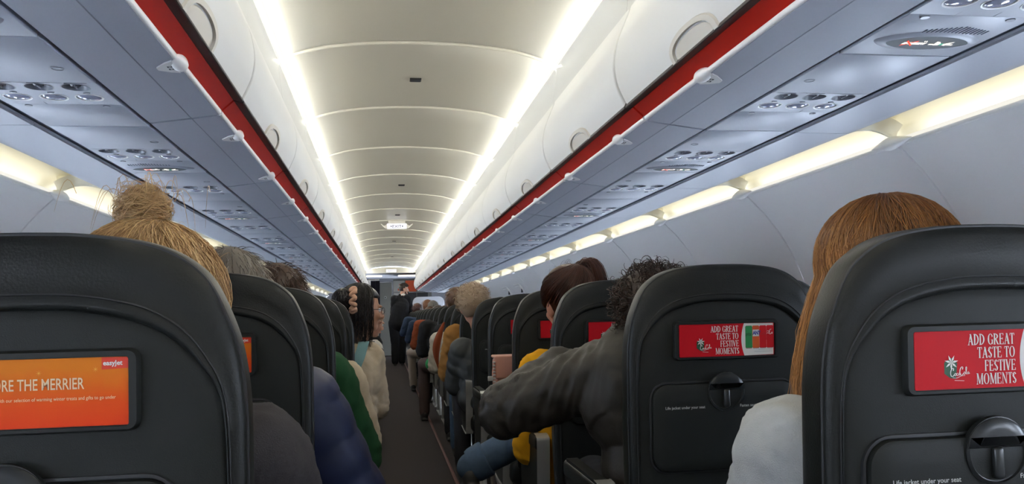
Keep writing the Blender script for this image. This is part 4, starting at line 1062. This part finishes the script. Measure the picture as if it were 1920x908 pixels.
dgrey_m = mat('charcoal_puffer', (.035, .040, .042), .6, .3, bump=.15, bscale=90); rust_m = mat('rust_wool', (.22, .055, .025), .9, .1, bump=.4, bscale=420); white_m = mat('white_cotton', (.66, .64, .60), .9, .1); teal_m = mat('teal_strap', (.16, .29, .31), .8, .2, bump=.4, bscale=700); beige_t = mat('beige_trousers', (.38, .31, .25), .9, .1); brown_t = mat('brown_trousers', (.10, .07, .065), .9, .1); navy_c = mat('navy_cloth', (.025, .04, .075), .85, .2)
hm_blonde = hair_mat('hair_blonde', (.19, .095, .035), (.66, .44, .21), .4); hm_red = hair_mat('hair_copper', (.085, .030, .010), (.62, .29, .085), .36); hm_dark = hair_mat('hair_dark_brown', (.010, .006, .005), (.060, .034, .024), .35); hm_black = hair_mat('hair_black', (.005, .004, .005), (.028, .022, .022), .32); hm_brown = hair_mat('hair_red_brown', (.022, .008, .006), (.11, .040, .024), .33); hm_grey = hair_mat('hair_grey', (.045, .034, .026), (.36, .32, .27), .45); hm_gb = hair_mat('hair_grey_blonde', (.20, .13, .075), (.62, .48, .34), .45); hm_mid = hair_mat('hair_mid_brown', (.045, .022, .012), (.20, .10, .05), .4); hm_sand = hair_mat('hair_sand', (.30, .20, .12), (.62, .45, .32), .5)
RR = random.Random(11)
# ---- left side of the aisle
def bun_hair(H, M):
    mb = MB(); hl = lambda ph: -.075 if sin(ph) < .2 else .05; scalp(mb, H, M, .014, hl, tint=.55); R = RR
    B = H+M @ V((-.020, -.020, .138))
    for i in range(2200):     # combed up from nape and temples to the knot
        u = R.uniform(-pi*1.15, pi*.15); v1 = R.uniform(1.1, 1.95); P = []; g = .015+R.random()*.007; um = -pi/2+R.gauss(0, .6)
        for k in range(10):
            q = k/9; v = v1*(1-q)+.16*q; uu = u*(1-q*.5)+um*q*.5; P.append(on_skull(H, M, uu, v, g+.005*sin(pi*q)*R.uniform(.4, 1.4)+.004*q*q))
        P.append(B+V((R.gauss(0, .010), R.gauss(0, .010), -.024))); P[0] = P[0]+V((0, 0, -.004)); strand(mb, P, R.uniform(.0003, .00065), R.uniform(.05, 1), taper=False)
    mb.ell(B, (.026, .026, .024), nu=10, nv=14, tint=.35)
    for i in range(800):     # coils of the knot
        a0 = R.uniform(0, 2*pi); ax = V((R.gauss(0, .55), R.gauss(0, .55), 1)).normalized(); t = ax.orthogonal().normalized(); b = ax.cross(t); rr = R.uniform(.016, .034); sp = R.uniform(1.5, 4.5); oz = R.gauss(0, .013); P = []
        for k in range(10):
            q = k/9; a = a0+sp*q; P.append(B+(t*cos(a)+b*sin(a))*rr*sqrt(max(.2, 1-(oz/.036)**2))*(1+.10*sin(q*5+a0))+ax*oz*(1+.4*q))
        strand(mb, P, R.uniform(.0003, .0007), R.uniform(.3, 1))
    for i in range(34):
        p = B+V((R.gauss(0, .025), R.gauss(0, .02), R.uniform(.005, .03))); d = V((R.gauss(-.3, 1), R.gauss(0, .6), R.gauss(.3, .7))).normalized(); P = []
        for k in range(8):
            q = k/7; l = R.uniform(.015, .04) if k == 0 else l; P.append(p+d*l*q+V((0, 0, .02*sin(pi*q)-.03*q*q)))
        strand(mb, P, .00045, R.uniform(.6, 1))
    flyaways(mb, H, M, 60, R, .035, .00035, .85)
    for i in range(26):      # wisps loose at the right and left of the nape
        p = on_skull(H, M, R.choice((-.1, -.35, .1, -pi*.98)), 1.75, .012); s_ = 1 if p.x > H.x else -1; P = []; w = R.uniform(.02, .05)
        for k in range(9): q = k/8; P.append(p+V((s_*w*sin(pi*q*.7), -.02*q, -.085*q*R.uniform(.8, 1.1))))
        strand(mb, P, .0005, R.uniform(.5, 1))
    return mb
t_bun, *_ = person('person with a messy blonde bun and dark grey-brown sleeve in the nearest left seat', -.47, .88, (-.458, 1.10, .978), 8, 2, 8, skin_r, bun_hair, hm_blonde, grey_brown, 'sweater', dark_trs,
       chest=(-.47, 1.06, .70), shl=(-.615, 1.07, .775), shr=(-.325, 1.07, .805), elr=(-.262, 1.16, .56), sleeve=.066, disp=.004, vox=.008)
person('person with short grey hair and navy quilted jacket in the second left row', -.49, 1.60, (-.490, 1.82, 1.022), -6, 4, 3, skin_r, lambda H, M: hair_short(H, M, 1500, .030, RR, .35, None, .007, .0009, (.0, 1.0), 0, .25), hm_grey, navy_m, 'jacket', dark_trs,
       chest=(-.49, 1.78, .70), shr=(-.335, 1.78, .795), elr=(-.222, 1.84, .555), sleeve=.082, cuff=.05, disp=.003, quilt=.085, fold=.0045, vox=.008, fat=1.1)
person('person with thinning dark brown hair and green sleeve in the third left row', -.48, 2.32, (-.478, 2.54, 1.035), 10, 3, 0, skin_m, lambda H, M: hair_short(H, M, 1300, .040, RR, .55, None, .006, .0010, (.1, .9), .55, .5), hair_mat('hair_brown', (.025, .013, .009), (.13, .07, .045), .4), green_m, 'sweater', dark_trs,
       chest=(-.48, 2.50, .70), shr=(-.330, 2.50, .800), elr=(-.245, 2.56, .56), sleeve=.076, cuff=.05, disp=.003)
person('person in a cream jumper in the fourth left row, almost hidden by the green sleeve', -.47, 3.04, (-.50, 3.24, .985), 0, 10, 0, skin_l, lambda H, M: hair_short(H, M, 500, .04, RR, .4), hm_mid, cream_m, 'sweater', mat('pale_blue_denim', (.14, .30, .36), .9, .1),
       chest=(-.45, 3.22, .68), shr=(-.300, 3.24, .745), elr=(-.232, 3.30, .50), sleeve=.060)
def bun_long(H, M):
    mb = hair_long(H, M, 620, .20, RR, .012, .0013, (.0, .8), lambda ph: -.08 if sin(ph) < .35 else .055, .010)
    return mb
tw, C, H, M = person('person in cream fleece with teal strap, long black hair, glasses and beige scrunchie', -.36, 3.76, (-.268, 4.02, 1.02), 70, 4, 0, skin_m, bun_long, hm_black, cream_m, 'fleece', dark_trs,
       chest=(-.34, 3.98, .70), shl=(-.46, 4.00, .79), shr=(-.235, 4.01, .785), elr=(-.208, 4.06, .55), wrr=(-.24, 4.26, .56), sleeve=.066, cuff=.042, disp=.005, ridge=.003, vox=.008, face=True)
b = MB(); Bc = C(H)+V((-.085, -.085, .040)); b.ell(Bc, (.052, .05, .056), nu=14, nv=18, tint=.2)
for i in range(200):
    a0 = RR.uniform(0, 6.3); ax = V((RR.gauss(0, 1), RR.gauss(0, .4), RR.gauss(0, .4))).normalized(); tt = ax.orthogonal().normalized(); bb = ax.cross(tt); oz = RR.uniform(-.035, .035); P = []
    for k in range(9): a = a0+2.6*k/8; P.append(Bc+(tt*cos(a)+bb*sin(a))*sqrt(max(.1, 1-(oz/.053)**2))*.054+ax*oz)
    strand(b, P, .0013, RR.uniform(0, .7))
o = obj('hair_bun', b, hm_black, tw); 
b = MB(); sc = Bc+V((.048, -.020, -.002)); P = []
for k in range(160): a = 2*pi*k/160; P.append(sc+V((.010*sin(a*9), .040*cos(a)*(1+.12*sin(a*11)), .050*sin(a)*(1+.12*cos(a*11)))))
b.tube(P, .010, 10, closed=True); o = obj('scrunchie', b, mat('scrunchie_beige', (.52, .30, .20), .8, .2, bump=.5, bscale=200), tw); o['label'] = 'beige ruffled scrunchie'
def glasses(par, C, H, M):
    b = MB()
    for k in (-1, 1):
        L = [C(H+M @ V((k*.030+.021*cos(a), .096, -.008+.016*sin(a)))) for a in [2*pi*i/20 for i in range(20)]]; b.tube(L, .0016, 6, closed=True)
        b.tube([C(H+M @ V((k*.051, .094, -.004))), C(H+M @ V((k*.074, .05, -.004))), C(H+M @ V((k*.078, -.012, -.006)))], .0015, 6)
    b.tube([C(H+M @ V((-.009, .098, -.006))), C(H+M @ V((0, .100, -.003))), C(H+M @ V((.009, .098, -.006)))], .0015, 6)
    return obj('glasses', b, mat('glasses_frame', (.02, .015, .015), .3), par)
glasses(tw, C, H, M)
b = MB(); P = crv([(-.350, 3.853, .60), (-.318, 3.858, .70), (-.280, 3.872, .79), (-.262, 3.915, .848), (-.258, 3.98, .862), (-.262, 4.05, .84), (-.285, 4.10, .75)], 6)
rows = []
for i, p in enumerate(P):
    p = V(p); a = V(P[min(i+1, len(P)-1)])-V(P[max(i-1, 0)]); w = a.cross(V((0, -1, .25)) if i < 15 else V((0, 0, 1))).normalized()*.024; n_ = a.cross(w).normalized()*.004
    rows.append([tuple(C(p+w+n_)), tuple(C(p-w+n_)), tuple(C(p-w-n_)), tuple(C(p+w-n_))])
b.loops(rows); o = obj('strap', b, teal_m, tw); o['label'] = 'teal shoulder strap'
# farther on the left
tl, C, H, M = person('person with sandy hair and white striped top leaning into the aisle beyond the cream fleece', -.40, 5.92, (-.255, 6.16, .945), 60, 15, 10, skin_l, lambda H, M: hair_short(H, M, 300, .03, RR, .3, None, .008, .0016), hm_sand, white_m, 'shirt', dark_trs,
       chest=(-.36, 6.14, .64), shr=(-.235, 6.18, .745), elr=(-.21, 6.2, .54), face=True)
b = MB()
for k in range(3): b.tube([C(V((-.290+.02*k, 6.135, .800-.008*k))), C(V((-.235+.017*k, 6.145, .795-.012*k))), C(V((-.195+.012*k, 6.165, .755-.014*k)))], .004, 6)
o = obj('stripes', b, navy_c, tl)
person('person with dark brown hair and black sleeve far along the left of the aisle', -.42, 8.08, (-.272, 8.32, .94), 30, 10, 8, skin_m, lambda H, M: hair_short(H, M, 250, .04, RR, .4, None, .010, .0018), hm_dark, black_cloth, 'jumper', dark_trs, chest=(-.37, 8.28, .64), shr=(-.245, 8.30, .73), elr=(-.20, 8.36, .5))
# ---- right side of the aisle
def red_hair(H, M):
    def drop(e, q):
        d = e-H; return V((-.075*q if d.x < -.02 else 0, -.015*q, 0))
    mb = hair_long(H, M, 3800, .27, RR, .019, .00062, (.05, 1.0), lambda ph: -.09 if sin(ph) < .3 else .05, .014, 0, 0, drop)
    flyaways(mb, H, M, 70, RR, .022, .0004, .5, 1.3, .02); return mb
person('person with long copper hair and pale grey jumper in the nearest right seat', .52, .88, (.551, 1.10, 1.008), -4, 2, 2, skin_l, red_hair, hm_red, lgrey_m, 'jumper', dark_trs,
       chest=(.51, 1.07, .68), shl=(.382, 1.075, .782), shr=(.665, 1.08, .775), ell=(.350, 1.15, .53), sleeve=.070, disp=.004, vox=.008)
tj, C, H, M = person('person with dark curly hair in black leather jacket, elbow out over the aisle', .47, 1.60, (.450, 1.83, .964), -12, 12, -8, skin_m, lambda H, M: hair_curly(H, M, 520, RR, .013, .014, (.0, .9), lambda ph: -.075 if sin(ph) < .3 else .05, .0014, 1.9, .036), hair_mat('hair_near_black', (.007, .0035, .0025), (.058, .028, .019), .48), leatherj_m, 'leather_jacket', dark_trs,
       chest=(.44, 1.84, .79), hipc=(.49, 1.83, .50), shl=(.335, 1.86, .835), shr=(.58, 1.86, .88), ell=(.124, 2.00, .748), wrl=(.256, 1.975, .846), elr=(.62, 1.98, .64), sleeve=.070, cuff=.050, disp=.003, fold=.0075, topvox=.006, vox=.007, fat=1.08, collar=True, hand_l=((.85, .1, .30), (0, .5, -.8)), curl=.75)
def pony(H, M):
    mb = MB(); scalp(mb, H, M, .010, lambda ph: -.075 if sin(ph) < .3 else .055, tint=.35); R = RR; B = H+M @ V((.030, -.052, .092))
    for i in range(560):
        u = R.uniform(-pi*1.2, pi*.2); v1 = R.uniform(1.0, 1.9); P = []; g = .010+R.random()*.005
        for k in range(9): q = k/8; v = v1*(1-q)+.55*q; uu = u*(1-q*.8)+(-1.05)*q*.8; P.append(on_skull(H, M, uu, v, g+.004*sin(pi*q)))
        P.append(B); strand(mb, P, R.uniform(.0008, .0014), R.uniform(.1, .9), taper=False)
    mb.tube([B+V((.014*cos(a), .004, .014*sin(a)))+V((0, -.004, .004)) for a in [2*pi*i/16 for i in range(16)]], .006, 8, closed=True, tint=.05)
    for i in range(260):
        o_ = V((R.gauss(0, .007), R.gauss(0, .007), R.gauss(0, .005))); P = []; sp = R.gauss(0, 1); L = R.uniform(.85, 1.1)
        for k in range(12):
            q = k/11; P.append(B+o_+V((.012*q+.050*sin(q*1.9)*L+sp*.010*q, -.030*sin(pi*q*.8)+R.gauss(0, .001), .030*sin(pi*min(1, q*1.6)*.9)-.115*q*q*L)))
        strand(mb, P, R.uniform(.0009, .0016), R.uniform(.1, .95))
    flyaways(mb, H, M, 40, R, .03, .0004, .6); return mb
tp, C, H, M = person('person with a dark high ponytail and mustard-yellow coat in the third right row', .46, 2.32, (.412, 2.55, 1.015), -14, 6, -5, skin_r, pony, hm_brown, yellow_m, 'coat', jeans_m,
       chest=(.44, 2.53, .70), shl=(.318, 2.56, .790), shr=(.58, 2.54, .79), ell=(.30, 2.66, .555), wrl=(.36, 2.84, .57), knl=(.31, 2.92, .535), anl=(.130, 2.95, .445), sleeve=.066, disp=.004, vox=.008)
b = MB(); a0, a1 = V((.145, 2.949, .452)), V((.190, 2.943, .475)); ax = (a1-a0).normalized(); u = ax.cross(V((0, 1, 0))).normalized(); w = ax.cross(u)
b.loops([[tuple(C(a0+ax*q+(u*cos(t_)+w*sin(t_))*r)) for t_ in [2*pi*k/20 for k in range(20)]] for q, r in ((-.012, .050), (-.012, .058), (.0, .062), (.045, .064), (.050, .060), (.050, .052))])
o = obj('turn_up', b, jeans_m, tp); o['label'] = 'folded denim turn-up'
person('person in dark clothes in the fourth right row with the pink bag at their side', .50, 3.04, (.54, 3.25, .96), 0, 10, 4, skin_l, lambda H, M: hair_short(H, M, 400, .04, RR, .4), hm_mid, black_cloth, 'jumper', dark_trs, chest=(.50, 3.23, .67))
def crl(H, M): return hair_curly(H, M, 700, RR, .009, .024, (.05, 1), lambda ph: -.08 if sin(ph) < .3 else .05, .0016, 1.8, .02)
person('person with curly grey-blonde hair and charcoal padded jacket on the right', .40, 4.48, (.340, 4.72, 1.035), -10, 4, -6, skin_l, crl, hm_gb, dgrey_m, 'padded_jacket', dark_trs, chest=(.40, 4.70, .68), shl=(.275, 4.72, .765), ell=(.245, 4.80, .58), wrl=(.30, 4.98, .56), sleeve=.075, cuff=.055, disp=.004, quilt=.06, fold=.0055)
tt7, C, H, M = person('person in a tan wool coat with rust lapel on the right of the aisle', .43, 5.20, (.47, 5.42, .97), -20, 10, 0, skin_l, lambda H, M: hair_short(H, M, 300, .04, RR, .4), hm_mid, tan_m, 'coat', jeans_m, chest=(.42, 5.40, .72), shl=(.292, 5.44, .845), ell=(.245, 5.50, .60), wrl=(.30, 5.68, .60), sleeve=.066, cuff=.05, disp=.005)
b = MB(); rows = []
for i in range(15):
    q = i/14; z = .93-.32*q; w = .012+.030*sin(pi*min(1, q*1.15)); xx = .228-.055*sin(pi*q*.8)
    rows.append([C(V((xx+w*cos(a)*.6, 5.50+.05*q+w*sin(a)*.5, z))) for a in [2*pi*k/10 for k in range(10)]])
b.loops([[tuple(p) for p in r] for r in rows]); o = obj('lapel', b, rust_m, tt7); o['label'] = 'rust-coloured lapel'
tg, C, H, M = person('person in a cream jumper just beyond the rust lapel on the right', .44, 5.92, (.50, 6.14, .97), -10, 8, 0, skin_l, lambda H, M: hair_short(H, M, 250, .04, RR, .4), hm_mid, mat('offwhite_knit', (.52, .49, .43), .95, .1, bump=.4, bscale=400), 'jumper', dark_trs, chest=(.40, 6.12, .68), shl=(.235, 6.16, .79), ell=(.205, 6.2, .6), sleeve=.060)
b = MB(); b.cap(C(V((.185, 6.22, .615))), C(V((.21, 6.36, .61))), .052, .044); o = obj('green_sleeve', b, mat('green_cloth', (.05, .34, .13), .85, .1), tg); o['label'] = 'bright green cuff'
person('person with dark brown hair above the seats behind the curly grey-blonde head', .58, 6.64, (.432, 6.86, 1.09), 0, 0, 0, skin_m, lambda H, M: hair_short(H, M, 350, .045, RR, .25, lambda ph: -.08, .014, .0018), hm_mid, black_cloth, 'jumper', dark_trs, chest=(.45, 6.84, .76))
person('person with short dark hair low behind the seats right of the curly grey-blonde head', .925, 6.64, (.80, 6.86, 1.0), 0, 0, 0, skin_m, lambda H, M: hair_short(H, M, 250, .045, RR, .25, None, .012, .0018), hm_dark, black_cloth, 'jumper', dark_trs, chest=(.80, 6.84, .67))
person('person in a bulky black coat leaning out on the right beyond the cream jumper', .42, 7.36, (.50, 7.56, .97), -10, 8, 0, skin_l, lambda H, M: hair_short(H, M, 200, .04, RR, .4), hm_dark, black_cloth, 'coat', brown_t, chest=(.37, 7.56, .75), shl=(.225, 7.58, .86), ell=(.185, 7.62, .66), sleeve=.072, knl=(.20, 7.86, .52))
person('person in a rust jumper on the right past the bulky black coat', .42, 8.80, (.50, 9.02, .97), -10, 8, 0, skin_l, lambda H, M: hair_short(H, M, 200, .04, RR, .4), hm_mid, rust_m, 'jumper', dark_trs, chest=(.36, 9.02, .76), shl=(.215, 9.05, .87), ell=(.16, 9.08, .66), sleeve=.055)
person('person in beige trousers with one knee out in the aisle on the right', .44, 10.24, (.50, 10.44, .99), -10, 8, 0, skin_l, lambda H, M: hair_short(H, M, 200, .04, RR, .4), hm_dark, navy_c, 'jumper', beige_t, chest=(.36, 10.46, .76), shl=(.20, 10.48, .86), ell=(.14, 10.55, .68), sleeve=.055, knl=(.175, 10.80, .50), anl=(.20, 10.9, .09))
person('person in a navy jacket on the right just short of the standing attendant', .42, 12.40, (.52, 12.6, 1.0), -10, 8, 0, skin_l, lambda H, M: hair_short(H, M, 150, .04, RR, .4, None, .01, .002), hm_mid, navy_c, 'jacket', dark_trs, chest=(.35, 12.62, .78), shl=(.19, 12.64, .90), ell=(.12, 12.68, .72), sleeve=.060)
for (hx, hy, hz, hm, lab, mess) in ((.425, 15.0, 1.085, hm_brown, 'farthest reddish-brown head above the right seats beside the attendant', .2), (.575, 14.3, 1.13, hair_mat('hair_ginger', (.14, .05, .02), (.40, .17, .07), .4), 'ginger head standing highest above the far right seats', .5), (.63, 13.6, 1.10, hm_grey, 'grey-brown head nearest of the three above the far right seats', .2)):
    person('person with ' + lab if not lab.startswith('person') else lab, hx+.03, hy-.22, (hx, hy, hz), 0, 0, 0, skin_l, (lambda m_: (lambda H, M: hair_short(H, M, 160, .045, RR, m_, lambda ph: -.085, .014, .0022)))(mess), hm, navy_c, 'jumper', dark_trs, chest=(hx, hy-.03, hz-.33))
# ---- the cabin attendant
def fade(H, M):
    mb = MB(); scalp(mb, H, M, .004, lambda ph: -.05 if sin(ph) < .3 else .045, tint=.3)
    for i in range(380):
        v = math.acos(1-RR.random()*.62); u = RR.uniform(0, 2*pi); p = on_skull(H, M, u, v, .002); nrm = (p-H).normalized(); d = M @ V((RR.gauss(0, .25), .8, .25)); P = [p+nrm*.016*q+d*.022*q*q for q in (0, .35, .7, 1)]; strand(mb, P, .0022, RR.uniform(.1, .8))
    b2 = [(.0, .062, -.098), (.028, .055, -.090), (.048, .030, -.070), (-.028, .055, -.090), (-.048, .030, -.070), (.0, .094, -.052), (.018, .090, -.058), (-.018, .090, -.058), (0, .088, -.080)]
    for c in b2: mb.ell(H+M @ V(c), (.019, .014, .020), rot=M, tint=.3, nu=6, nv=8)
    return mb
ta, C, H, M = person('person standing in the aisle, cabin attendant in black jumper with white collar, glasses and beard', .14, 16.4, (.232, 16.72, 1.512), 78, 6, 0, skin_l, fade, hm_dark, black_cloth, 'jumper', mat('black_trousers', (.010, .010, .012), .85, .2),
       chest=(.165, 16.70, 1.17), hipc=(.115, 16.70, .84), shl=(.04, 16.66, 1.325), shr=(.315, 16.80, 1.315), ell=(.02, 16.78, 1.04), wrl=(.22, 16.93, .98), elr=(.375, 16.92, 1.05), wrr=(.42, 17.05, 1.08), knl=(.045, 16.68, .46), knr=(.185, 16.74, .46), anl=(.04, 16.66, .085), anr=(.18, 16.72, .085), fat=1.10, leg_r=1.4, stand=True, sleeve=.062, cuff=.042, vox=.008, disp=.002, face=True, hand_l=((1, .4, -.1), (0, .3, -1)), hand_r=((.8, .5, .1), (0, .3, -1)))
glasses(ta, C, H, M)
b = MB(); nb = V((.203, 16.728, 1.395)); b.loops([[C(nb+V((r*cos(a)*1.0+dx, r*sin(a), dz+.012*cos(a)))) for a in [2*pi*k/20 for k in range(20)]] for r, dz, dx in ((.064, -.012, -.002), (.058, .022, .004), (.052, .023, .004), (.054, -.008, -.002))]); o = obj('collar', b, white_m, ta); o['label'] = 'white shirt collar'
# ---- things passengers carry
def bag():
    t = empty('pink_handbag', (.275, 3.17, 0)); pk = mat('pink_leather', (.48, .235, .18), .5, .35, bump=.15, bscale=250)
    mb = MB(); mb.box((.02, .03, .745), (.085, .11, .13), r=.016, n=3); obj('body', mb, pk, t)
    mb = MB(); mb.box((.02, -.030, .775), (.090, .012, .085), r=.006); mb.box((.02, .03, .812), (.090, .128, .012), r=.006); obj('flap', mb, pk, t)
    mb = MB(); mb.tube(crv([(-.020, -.028, .81), (-.032, -.034, .76), (-.030, -.034, .70), (-.034, -.030, .62), (-.030, -.02, .57)], 5), .006, 8); o = obj('strap', mb, pk, t)
    mb = MB()
    for k in range(9): mb.box((-.0305, -.042, .795-.012*k), (.010, .006, .007), r=.002, n=1)
    mb.box((-.045, -.040, .735), (.020, .006, .018), r=.002); obj('buckle', mb, metal_m, o)
    tag(t, 'pink leather handbag with strap beside the fourth right aisle seat', 'handbag')
bag()
